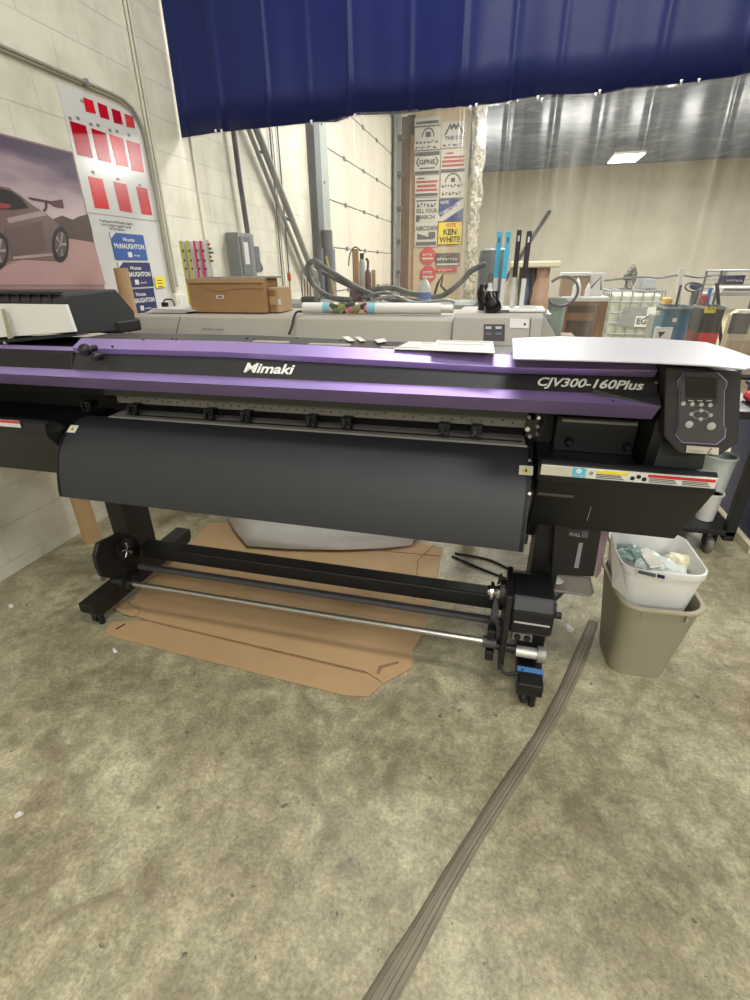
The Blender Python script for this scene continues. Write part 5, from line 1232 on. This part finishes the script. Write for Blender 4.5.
# grey vacuum drum
dz0 = 0
dcx = atY(491, 260, 5.2).x; drr = (atY(505, 260, 5.2).x-atY(476, 260, 5.2).x)/2
gd = thing('grey_drum', 'large grey plastic drum with a dark lid behind the ink cartridges', 'drum', (dcx+.02, 5.25, 0))
dzt = atY(491, 248, 5.2).z
MB().lathe((dcx+.02, 5.25, 0), [(0, 0), (drr*.95, 0), (drr, .1), (drr, dzt-.12), (drr*1.03, dzt-.10), (drr*1.03, dzt-.08), (drr, dzt-.07), (drr*.95, dzt-.02), (drr*.6, dzt), (0, dzt)], 32).build('drum_body', mat('grey_blue_plastic', (98, 108, 118), .45), gd, smooth=True)
MB().cyl((dcx+.02, 5.25-drr, dzt-.25), (dcx+.02, 5.25-drr-.06, dzt-.25), .035, 14).build('hose_port', rubber, gd)
# diagonal rod
a_, b3 = atY(550, 210.5, 5.0), atY(524, 251, 5.0)
rod = MB().cyl(a_, a_+(b3-a_)*2.2, .018, 10).build('metal_rod', dark_steel, smooth=True); tag(rod, 'grey rod slanting up behind the dark ink cartridges', 'rod')
# cream bin + pink bag + tub rows behind cartridges
zshelf = atY(530, 312, 3.35).z
t = thing('side_shelf', 'low pale shelf unit behind the cartridges holding bags', 'shelf', (0, 3.4, 0))
sx0, sx1 = atY(500, 300, 3.3).x, atY(552, 300, 3.3).x
MB().box((sx0, 3.20, zshelf-.03), (sx1, 3.60, zshelf)).build('shelf_board', galv, t)
for x in (sx0+.01, sx1-.05): MB().box((x, 3.22, 0), (x+.04, 3.26, zshelf-.03)).box((x, 3.54, 0), (x+.04, 3.58, zshelf-.03)).build('shelf_leg', galv, t)
st_z = atY(545, 262, 3.4).z
MB().box((sx0+.04, 3.28, st_z-.03), (sx1+.02, 3.52, st_z+.005)).build('shelf_top', mat('cream_plastic', (226, 216, 190), .5), t, bevel=.008)
MB().box((sx0+.10, 3.50, zshelf), (sx1-.02, 3.52, st_z-.03)).build('shelf_back', beige, t)
def bag_(px, y, w, z0, z1, m_, label, seed):
    mbx = MB(); rows = []
    cxx = atY(px, 290, y).x
    for j in range(14):
        t_ = j/13; row = []
        for k in range(16):
            a_ = 2*math.pi*k/16; rr__ = w*(1+.3*noise.noise(Vector((math.cos(a_)*1.5+seed, math.sin(a_)*1.5, t_*4))))*(1-.2*t_+.1*math.sin(6*t_))
            row.append((cxx+rr__*math.cos(a_), y+rr__*.6*math.sin(a_), z0+(z1-z0)*t_))
        rows.append(row)
    return tag(mbx.loft(rows).build('plastic_bag', m_, smooth=True), label, 'bag', 'bags on the side shelf')
bag_(541, 3.36, .05, zshelf, st_z-.032, mat('peach_bag', (196, 162, 136), .4), 'wrinkled peach bag at the right end of the side shelf', 1)
bag_(524, 3.40, .03, zshelf, st_z-.032, mat('slate_bag', (110, 118, 140), .4), 'grey-blue bag hanging behind the dark cartridges', 2)
bag_(532, 3.42, .022, zshelf, st_z-.032, mat('dark_slate_bag', (92, 96, 104), .4), 'dark grey bag between the peach bag and the cartridges', 3)
bag_(512, 3.40, .035, zshelf, st_z-.032, mat('cream_bag', (198, 188, 168), .4), 'cream bag behind the cyan cartridges', 4)

# green-grey bucket and hoop
bq = thing('steel_bucket', 'pale green steel bucket beyond the curtain right of the cartridges', 'bucket', (atY(556, 300, 5.0).x, 5.0, 0))
bxx = bq.location.x; bzt_ = atY(556, 298, 5.0).z
st = MB().box((bxx-.2, 4.85, 0), (bxx+.2, 5.2, bzt_-.32)).build('bucket_stand', brown_d, bq)
MB().lathe((bxx, 5.0, bzt_-.32), [(0, 0), (.085, 0), (.095, .15), (.092, .16), (.10, .32), (.094, .32), (.085, .02), (0, .02)], 24).build('bucket_body', mat('pale_green_steel', (140, 158, 148), .4), bq, smooth=True)
hp = [Vector((bxx+.03+.13*math.cos(a_), 4.86, bzt_+.06+.12*math.sin(a_))) for a_ in [R(-140+28*k) for k in range(11)]]
tag(MB().tube(smooth_path(hp, 4), .012, 8).build('cable_loop', dark_steel, smooth=True), 'dark cable looped over the pale green bucket', 'cable')
# ---- timber frame table
ty = 7.0
def tp_(px, py, y=ty): return atY(px, py, y)
tzp = tp_(580, 297).z; xL_, xR_ = tp_(566, 300).x, tp_(606, 300).x
tf = thing('timber_stand', 'brown timber stand with a crossbar holding white bottles, beyond the curtain', 'stand', ((xL_+xR_)/2, ty, 0))
MB().box((xL_-.05, ty-.05, tzp-.05), (xR_+.03, ty+.5, tzp)).build('stand_top', white_p, tf, bevel=.004)
for x in (xL_-.05, xR_-.06):
    MB().box((x, ty, 0), (x+.09, ty+.07, tzp-.05)).build('front_post', wood, tf); MB().box((x, ty+.40, 0), (x+.09, ty+.47, tzp-.05)).build('rear_post', wood, tf)
zr_ = tp_(580, 316.5).z
MB().box((xL_+.04, ty+.01, zr_-.05), (xR_-.06, ty+.06, zr_+.04)).build('crossbar', wood, tf)
MB().box((xL_+.03, ty+.38, .1), (xR_-.05, ty+.41, tzp-.06)).build('rear_panel', mat('dark_timber', (84, 60, 46), .7, 0, .2, 6), tf)
MB().box((xL_-.05, ty+.01, tzp-.10), (xR_+.02, ty+.05, tzp-.05)).build('apron', wood, tf)
for i, (px, w, pyt, lb) in enumerate(((577, .05, 278, 'tall white pointed bottle on the timber stand'), (588.5, .032, 283, 'short white bottle on the timber stand'))):
    x = tp_(px, 290).x; h = tp_(px, pyt).z-tzp
    t = thing('white_bottle', lb, 'bottle', (x, ty+.05, tzp), 'white bottles on the timber stand')
    MB().lathe((x, ty+.05, tzp), [(0, 0), (w, 0), (w*1.02, h*.1), (w, h*.55), (w*.6, h*.75), (w*.25, h*.95), (0, h)], 20).build('bottle_body', white_p, t, smooth=True)
    MB().lathe((x, ty+.05, tzp+h*.92), [(0, 0), (w*.22, 0), (w*.15, h*.1), (0, h*.1)], 12).build('bottle_tip', white_p, t)
x0_, x1_ = tp_(557, 280, 7.2).x, tp_(588, 280, 7.2).x
t = thing('cardboard_tray_box', 'brown box with a white lid on the timber stand behind the bottles', 'box', ((x0_+x1_)/2, 7.25, tzp))
MB().box((x0_+.06, 7.16, tzp), (x1_, 7.42, tp_(570, 276, 7.2).z)).build('box_body', mat('taupe_box', (150, 124, 100), .7), t)
MB().box((x0_+.05, 7.15, tp_(570, 276, 7.2).z), (x1_+.01, 7.43, tp_(570, 272.5, 7.2).z)).build('box_lid', paper, t, bevel=.006)
x0_, x1_ = tp_(590, 280, 7.15).x, tp_(605, 280, 7.15).x
t = thing('wire_box', 'small white box with a dark bent wire at the right of the timber stand', 'box', (x0_, 7.15, tzp))
MB().box((x0_, 7.18, tzp), (x1_, 7.36, tp_(598, 273, 7.15).z)).build('box_body', white_p, t, bevel=.004)
MB().tube([tp_(590, 289, 7.14), tp_(601, 277, 7.14), tp_(601, 290, 7.14)], .01, 8).build('bent_wire', rubber, t)

# ---- IBC tote
iy = 10.5
ia, ib_ = atY(612, 291, iy), atY(661, 291, iy)
itz = ia.z; ix0, ix1 = ia.x, atY(664, 300, iy).x
it = thing('liquid_tote', 'caged white liquid tote with a grey fan on top beyond the curtain', 'tote', ((ix0+ix1)/2, iy+.5, 0))
it['label'] = 'large caged translucent liquid tote standing beyond the curtain'
MB().box((ix0+.04, iy+.04, .18), (ix1-.04, iy+1.0, itz-.05)).build('tank', mat('tote_plastic', (206, 212, 196), .4, 0, .04), it, bevel=.05)
MB().box((ix0, iy, .0), (ix1, iy+1.04, .14)).build('pallet', dark_steel, it)
nv, nh = 5, 5
cage = MB()
for k in range(nv+1):
    x = ix0+(ix1-ix0)*k/nv; cage.tube([(x, iy, .14), (x, iy, itz), (x, iy+1.04, itz), (x, iy+1.04, .14)], .014, 6)
for k in range(nv+1):
    y = iy+1.04*k/nv
    cage.tube([(ix0, y, .14), (ix0, y, itz)], .014, 6); cage.tube([(ix1, y, .14), (ix1, y, itz)], .014, 6)
for k in range(nh+1):
    z = .14+(itz-.14)*k/nh; cage.tube([(ix0, iy, z), (ix1, iy, z), (ix1, iy+1.04, z), (ix0, iy+1.04, z), (ix0, iy, z)], .014, 6)
cage.build('cage', galv, it)
pa, pb = atY(624, 307, iy-.02), atY(653, 327, iy-.02)
ip_ = MB().box((pa.x, iy-.03, pb.z), (pb.x, iy-.016, pa.z)).build('metal_plate', galv, it)
pa, pb = atY(636, 316, iy-.02), atY(648, 327, iy-.02)
lb2 = MB().box((pa.x, iy-.036, pb.z), (pb.x, iy-.03, pa.z)).build('paper_label', paper, it)
text('EG', (pa.x+.03, iy-.037, pb.z+.05), (1, 0, 0), (0, 0, 1), (pb.x-pa.x)-.08, dark_steel, lb2, height=.11, bold=.03, thick=.003)
pa, pb = atY(648, 307, iy-.02), atY(657, 318, iy-.02); MB().box((pa.x, iy-.036, pb.z), (pb.x, iy-.03, pa.z)).build('paper_label', paper, it)
# fan on top
fx, fzv = atY(630, 276, iy+.3).x, itz
fn = thing('desk_fan', 'dark wire-guard fan standing on top of the liquid tote', 'fan', (fx, iy+.3, itz+.014))
frad = .21; fc_ = Vector((fx+.02, iy+.28, itz+.23))
MB().lathe((fx-.02, iy+.38, itz+.014), [(0, 0), (.12, 0), (.12, .02), (.03, .04), (.02, .16), (0, .16)], 18).build('fan_base', dark_steel, fn, smooth=True)
fr = MB()
ax = Vector((.86, -.5, .05)).normalized(); e1 = ax.orthogonal().normalized(); e2 = ax.cross(e1)
for rr__, d_ in ((frad, 0), (frad*.8, -.035), (frad*.55, -.06), (frad*.3, -.07), (frad*.8, .035), (frad*.5, .06)):
    fr.tube([fc_+ax*(-d_)+(e1*math.cos(2*math.pi*k/24)+e2*math.sin(2*math.pi*k/24))*rr__ for k in range(25)], .005, 5)
for k in range(20):
    a_ = 2*math.pi*k/20; dv = e1*math.cos(a_)+e2*math.sin(a_)
    fr.tube([fc_+dv*frad, fc_+dv*frad*.6+ax*.055, fc_+ax*.07], .003, 4)
fr.build('fan_guard', rubber, fn)
for k in range(4):
    a_ = 2*math.pi*k/4; dv = e1*math.cos(a_)+e2*math.sin(a_); dw = e1*math.cos(a_+.7)+e2*math.sin(a_+.7)
    MB().prism([fc_, fc_+dv*frad*.82+ax*.02, fc_+dw*frad*.8-ax*.02], ax*.004).build('fan_blade', cup, fn)
MB().cyl(fc_-ax*.12, fc_+ax*.02, .055, 16).build('fan_motor', satin, fn, smooth=True)
# folded tarp on tote
pa, pb = atY(641, 278, iy+.5), atY(667, 290, iy+.5)
o = MB().loft([[(pa.x-.02, iy+.35, itz+.016), (pb.x-.2, iy+.35, itz+.016), (pb.x-.2, iy+.9, itz+.016), (pa.x-.02, iy+.9, itz+.016)], [(pa.x+.03, iy+.38, pa.z+.02), (pb.x-.26, iy+.38, pa.z), (pb.x-.26, iy+.85, pa.z), (pa.x+.03, iy+.85, pa.z+.03)]]).build('folded_tarp', mat('grey_tarp', (132, 134, 138), .5, 0, .2, 5), bevel=.03)
tag(o, 'folded grey tarp lying on the liquid tote beside the fan', 'tarp')

# ---- blue bin, black bin
def slatbin(px0, px1, pyt, y, m_, name, label, d=.4):
    a_, b3 = atY(px0, pyt, y+d*.9), atY(px1, pyt, y); h = b3.z
    t = thing(name, label, 'bin', ((a_.x+b3.x)/2, y+d/2, 0))
    cx_, hx = (a_.x+b3.x)/2, (b3.x-a_.x)/2
    binshape(cx_, y+d/2, (hx*.94, d/2*.94), (hx, d/2), .03, .03, 0, h, .006, 0).build('bin_body', m_, t, smooth=True)
    return t, cx_, hx, h
t, bcx, bhx, bh = slatbin(657, 693, 306.8, 6.5, blue, 'blue_bin', 'tall blue plastic bin standing beyond the curtain')
MB().loft([rrect(bcx, 6.7, bhx+dx, .2+dx, .03, z) for dx, z in ((0, bh-.025), (.012, bh-.025), (.012, bh), (-.006, bh), (-.006, bh-.02), (0, bh-.025))], True, False).build('bin_rim', mat('rim_grey', (140, 142, 140), .5), t)
pa, pb = atY(654, 327, 6.49), atY(670, 339, 6.49)
l_ = MB().box((pa.x+.02, 6.475, pb.z), (pb.x, 6.52, pa.z)).build('paper_label', paper, t); MB().prism([(pa.x+.05, 6.473, pa.z-.05), (pa.x+.13, 6.473, pa.z-.05), (pa.x+.08, 6.473, pa.z-.12)], (0, .003, 0)).build('label_arrow', black, l_)
for a_, b3 in ((658, 313), (674.5, 320)): p = atY(a_, b3, 6.49); MB().box((p.x-.02, 6.475, p.z-.02), (p.x+.02, 6.52, p.z+.02)).build('sticker', paper, t)
t, bcx, bhx, bh = slatbin(694.5, 727, 306.8, 6.5, satin, 'black_bin', 'black plastic bin with red lower part and yellow tag beyond the curtain')
zrd = atY(705, 333, 6.49).z
MB().loft([rrect(bcx, 6.7, bhx*.975+.006, .195+.006, .03, z) for z in (.02, zrd)], True, True).build('red_lower_band', red, t)
MB().loft([rrect(bcx, 6.7, bhx+dx, .2+dx, .03, z) for dx, z in ((0, bh-.025), (.012, bh-.025), (.012, bh), (-.006, bh), (-.006, bh-.02), (0, bh-.025))], True, False).build('bin_rim', mat('rim_grey', (140, 142, 140), .5), t)
pa, pb = atY(705.5, 307, 6.48), atY(715, 313, 6.48)
l_ = MB().box((pa.x, 6.475, pb.z), (pb.x, 6.485, pa.z)).build('yellow_tag', yellow, t)
text('EG', (pa.x+.03, 6.474, pb.z+.03), (1, 0, 0), (0, 0, 1), .09, dark_steel, l_, height=.045, thick=.002)
# tools standing in the bins
def stick(p0, p1, y, r, m_, label, name='shop_tool', cat='tool', z0=.02):
    a_, b3 = atY(*p0, y), atY(*p1, y)
    dn = (b3-a_)/(a_.z-b3.z)          # run the shaft on down into the bin
    end = b3+dn*(b3.z-z0)
    return tag(MB().tube([a_, end], r, 10).build(name, m_), label, cat, 'long things standing behind the bins')
stick((681.5, 268), (677.5, 304), 7.3, .03, white_p, 'white pole standing behind the blue bin', 'white_pole', 'pole', .0)
stick((681, 285), (676, 305), 6.75, .014, satin, 'short black shaft standing in the blue bin')
stick((717, 283), (718.5, 305), 6.9, .02, satin, 'thick black shaft standing in the black bin')
stick((711, 288), (706, 306), 6.85, .022, tape_b, 'blue shaft standing in the black bin')
stick((704, 295), (702, 308), 6.8, .035, mat('handle_red', (172, 54, 58), .5), 'red handle standing in the black bin')
stick((694, 292), (691, 306), 7.25, .03, galv, 'grey metal shaft standing behind the two bins', z0=0.)
lp_ = [atY(694+9*math.cos(a_), 287+4.5*math.sin(a_), 7.2) for a_ in [2*math.pi*k/14 for k in range(15)]]
o = thing('bicycle_handle', 'dark curved hoop handle above the two bins', 'handle', (lp_[0].x, 7.2, 0))
MB().tube(lp_, .011, 8).build('hoop', dark_steel, o, smooth=True); pq = atY(694, 291.5, 7.2); MB().cyl((pq.x+.05, 7.2, pq.z), (pq.x+.05, 7.3, 0.0), .018, 8).build('stem', dark_steel, o)
p = atY(707, 287, 7.0)
t = thing('cordless_tool', 'dark blue-grey power tool on a stand above the black bin', 'tool', (p.x, 7.4, 0))
MB().sphere((p.x, 7.4, p.z), .06, (1.2, .6, .8)).build('tool_head', mat('slate_tool', (70, 72, 96), .5), t, smooth=True); MB().cyl((p.x+.02, 7.4, p.z), (p.x+.02, 7.4, 0), .03, 10).build('tool_post', dark_steel, t)
p = atY(673, 300, 7.4); o = thing('yellow_jug', 'small yellow container behind the blue bin', 'container', (p.x, 7.6, 0))
MB().box((p.x-.06, 7.5, .9), (p.x+.03, 7.7, atY(673, 298, 7.5).z)).build('jug_body', mat('jug_yellow', (200, 160, 60), .5), o, bevel=.02); MB().box((p.x-.15, 7.4, 0), (p.x+.15, 7.8, .9)).build('jug_stand', galv, o)
# ---- right: wire shelf, beige machine
wy = 7.2
a_, b3 = atY(714, 271, wy), atY(770, 271, wy); 
ws = thing('wire_shelf', 'grey wire shelf rack with boxes at the right edge beyond the curtain', 'shelf', ((a_.x+b3.x)/2, wy+.25, 0))
xw0, xw1 = atY(714, 300, wy).x, atY(770, 300, wy).x
for x in (xw0, xw1):
    for y in (wy, wy+.5): MB().cyl((x, y, 0), (x, y, a_.z), .014, 8).build('shelf_post', dark_steel, ws)
shz = [a_.z, atY(714, 295, wy).z]
for z in shz:
    sm = MB()
    for k in range(12): sm.tube([(xw0+(xw1-xw0)*k/11, wy, z), (xw0+(xw1-xw0)*k/11, wy+.5, z)], .005, 5)
    sm.tube([(xw0, wy, z), (xw1, wy, z), (xw1, wy+.5, z), (xw0, wy+.5, z), (xw0, wy, z)], .010, 6)
    sm.build('wire_grid', galv, ws)
for k in range(1, 5):
    z = shz[1]+(shz[0]-shz[1])*k/5; MB().tube([(xw0, wy+.5, z), (xw1, wy+.5, z)], .006, 5).build('back_wire', galv, ws)
pa, pb = atY(722, 275, wy-.02), atY(740.5, 284.5, wy-.02)
t = thing('navy_box', 'navy box hanging on the front of the wire shelf', 'box', ((pa.x+pb.x)/2, wy, pb.z)); MB().box((pa.x, wy-.10, pb.z), (pb.x, wy-.015, pa.z)).build('box_body', navy_p, t, bevel=.006)
wordbars((pa.x+.04, wy-.1005, pb.z+.03), (1, 0, 0), (0, 0, 1), .17, .035, grp, t, 7)
MB().box((pa.x+.02, wy-.02, pb.z+.08), (pa.x+.05, wy+.01, pa.z+.04)).build('box_hook', galv, t)
pa, pb = atY(722, 287, wy+.1), atY(760, 296, wy+.1)
t = thing('white_case', 'white flat case lying on the wire shelf', 'case', (pa.x, wy+.2, shz[1])); MB().box((pa.x, wy+.06, shz[1]+.012), (pb.x, wy+.44, pa.z)).build('case_body', white_p, t, bevel=.01)
MB().box((pa.x+.02, wy+.055, shz[1]+.05), (pb.x, wy+.062, shz[1]+.065)).build('case_seam', dark_steel, t)
by_ = 6.0
xa_, xb_ = atY(722, 330, by_+.2).x, atY(775, 330, by_).x; bz_ = atY(728, 310, by_).z
t = thing('beige_machine', 'beige shop machine with a dark opening at the right edge beyond the curtain', 'machine', ((xa_+xb_)/2, by_+.3, 0))
MB().loft([[(xa_, by_, 0), (xb_, by_, 0), (xb_, by_+.15, 0), (xa_, by_+.15, 0)], [(xa_, by_, bz_-.05), (xb_, by_, bz_-.05), (xb_, by_+.15, bz_-.05), (xa_, by_+.15, bz_-.05)], [(xa_+.05, by_+.03, bz_), (xb_, by_+.03, bz_), (xb_, by_+.15, bz_), (xa_+.05, by_+.15, bz_)]]).build('machine_body', mat('machine_beige', (182, 170, 148), .5, 0, .08), t, bevel=.01)
pa, pb = atY(733, 313, by_), atY(747, 334, by_)
MB().box((pa.x, by_-.006, pb.z), (pb.x, by_+.01, pa.z)).build('dark_opening', mat('opening_grey', (72, 70, 68), .5), t, bevel=.004)
MB().box((xa_+.03, by_-.004, .3), (xb_-.03, by_+.004, pb.z-.06)).build('lower_door', mat('tan_door', (164, 144, 116), .5), t, bevel=.004)
# drooping cable across back
P = [Vector((atY(a, b2, 10.4).x, 10.4, atY(a, b2, 10.4).z)) for a, b2 in ((600, 281), (640, 277), (660, 278), (679, 275), (700, 277.5), (716, 275), (735, 277))]
tag(MB().tube(smooth_path(P), .018, 6).build('slack_rope', dark_steel), 'dark slack rope strung across the warehouse behind the tote', 'rope')
# ---- ceiling light far away
p0_, p1_ = atZ(611, 166, CZ-.06), atZ(641, 154, CZ-.06)
lx, ly = atY(625.5, 160, 18.5), 18.5
cl_ = thing('ceiling_light', 'bright rectangular ceiling light glowing beyond the clear curtain', 'ceiling light', (lx.x, ly, CZ))
zl = min(atY(625, 159, ly).z, CZ-.05)
MB().box((lx.x-.42, ly-.62, zl+.02), (lx.x+.42, ly+.62, zl+.08)).build('light_housing', white_p, cl_)
MB().box((lx.x-.39, ly-.6, zl), (lx.x+.39, ly+.6, zl+.02)).build('light_diffuser', mat('lit_diffuser', (255, 255, 250), .5, emit=(255, 252, 240), es=9), cl_)
for sx_ in (-.35, .35): MB().cyl((lx.x+sx_, ly, zl+.08), (lx.x+sx_, ly, CZ), .01, 6).build('hanger_rod', galv, cl_)

# ================================================================== LIGHTS
def area(name, loc, size, power, col=(1, .975, .925), rot=(0, 0, 0)):
    l = bpy.data.lights.new(name, 'AREA'); l.shape = 'RECTANGLE'; l.size, l.size_y = size; l.energy = power; l.color = col
    o = bpy.data.objects.new(name, l); COL.objects.link(o); o.location = loc; o.rotation_euler = rot
    return o
for nm, loc, sz_, pw in (('lamp_front', (.8, .2, CZ-.12), (1.3, .6), 80), ('lamp_front_right', (4.2, .4, CZ-.12), (1.3, .6), 100), ('lamp_behind', (.0, -3.0, CZ-.12), (1.6, .6), 100), ('fill_behind_far', (.6, -6.8, CZ-.12), (1.8, .8), 330), ('lamp_behind_right', (5.5, -5.5, CZ-.12), (1.8, .8), 200),  # the one furthest behind the camera is an unseen fill, added for frontal light
                         ('lamp_mid', (-.4, 2.9, CZ-.12), (1.8, .8), 75), ('lamp_far_left', (-.4, 6.4, CZ-.12), (1.3, .6), 190), ('lamp_far_left_b', (0.2, 10.2, CZ-.12), (1.3, .6), 170), ('lamp_far_a', (4.0, 9.2, CZ-.12), (1.3, .6), 300), ('lamp_far_d', (5.5, 5.6, CZ-.12), (1.3, .6), 220),
                         ('lamp_far_b', (1.0, 15.5, CZ-.12), (1.3, .6), 560), ('lamp_far_c', (7.5, 15.5, CZ-.12), (1.3, .6), 640)):
    area(nm, loc, sz_, pw)
w = bpy.data.worlds.new('world'); S.world = w; w.use_nodes = True
w.node_tree.nodes['Background'].inputs[0].default_value = (.9, .92, 1, 1); w.node_tree.nodes['Background'].inputs[1].default_value = .05
vs = S.view_settings; vs.view_transform = 'Standard'; vs.look = 'None'; vs.gamma = 1; vs.exposure = .15; vs.use_curve_mapping = False
S.cycles.max_bounces = 8; S.cycles.transparent_max_bounces = 16; S.cycles.diffuse_bounces = 4; S.cycles.glossy_bounces = 3
S.cycles.use_denoising = True; S.cycles.caustics_reflective = False; S.cycles.caustics_refractive = False
S.cycles.sample_clamp_indirect = 4
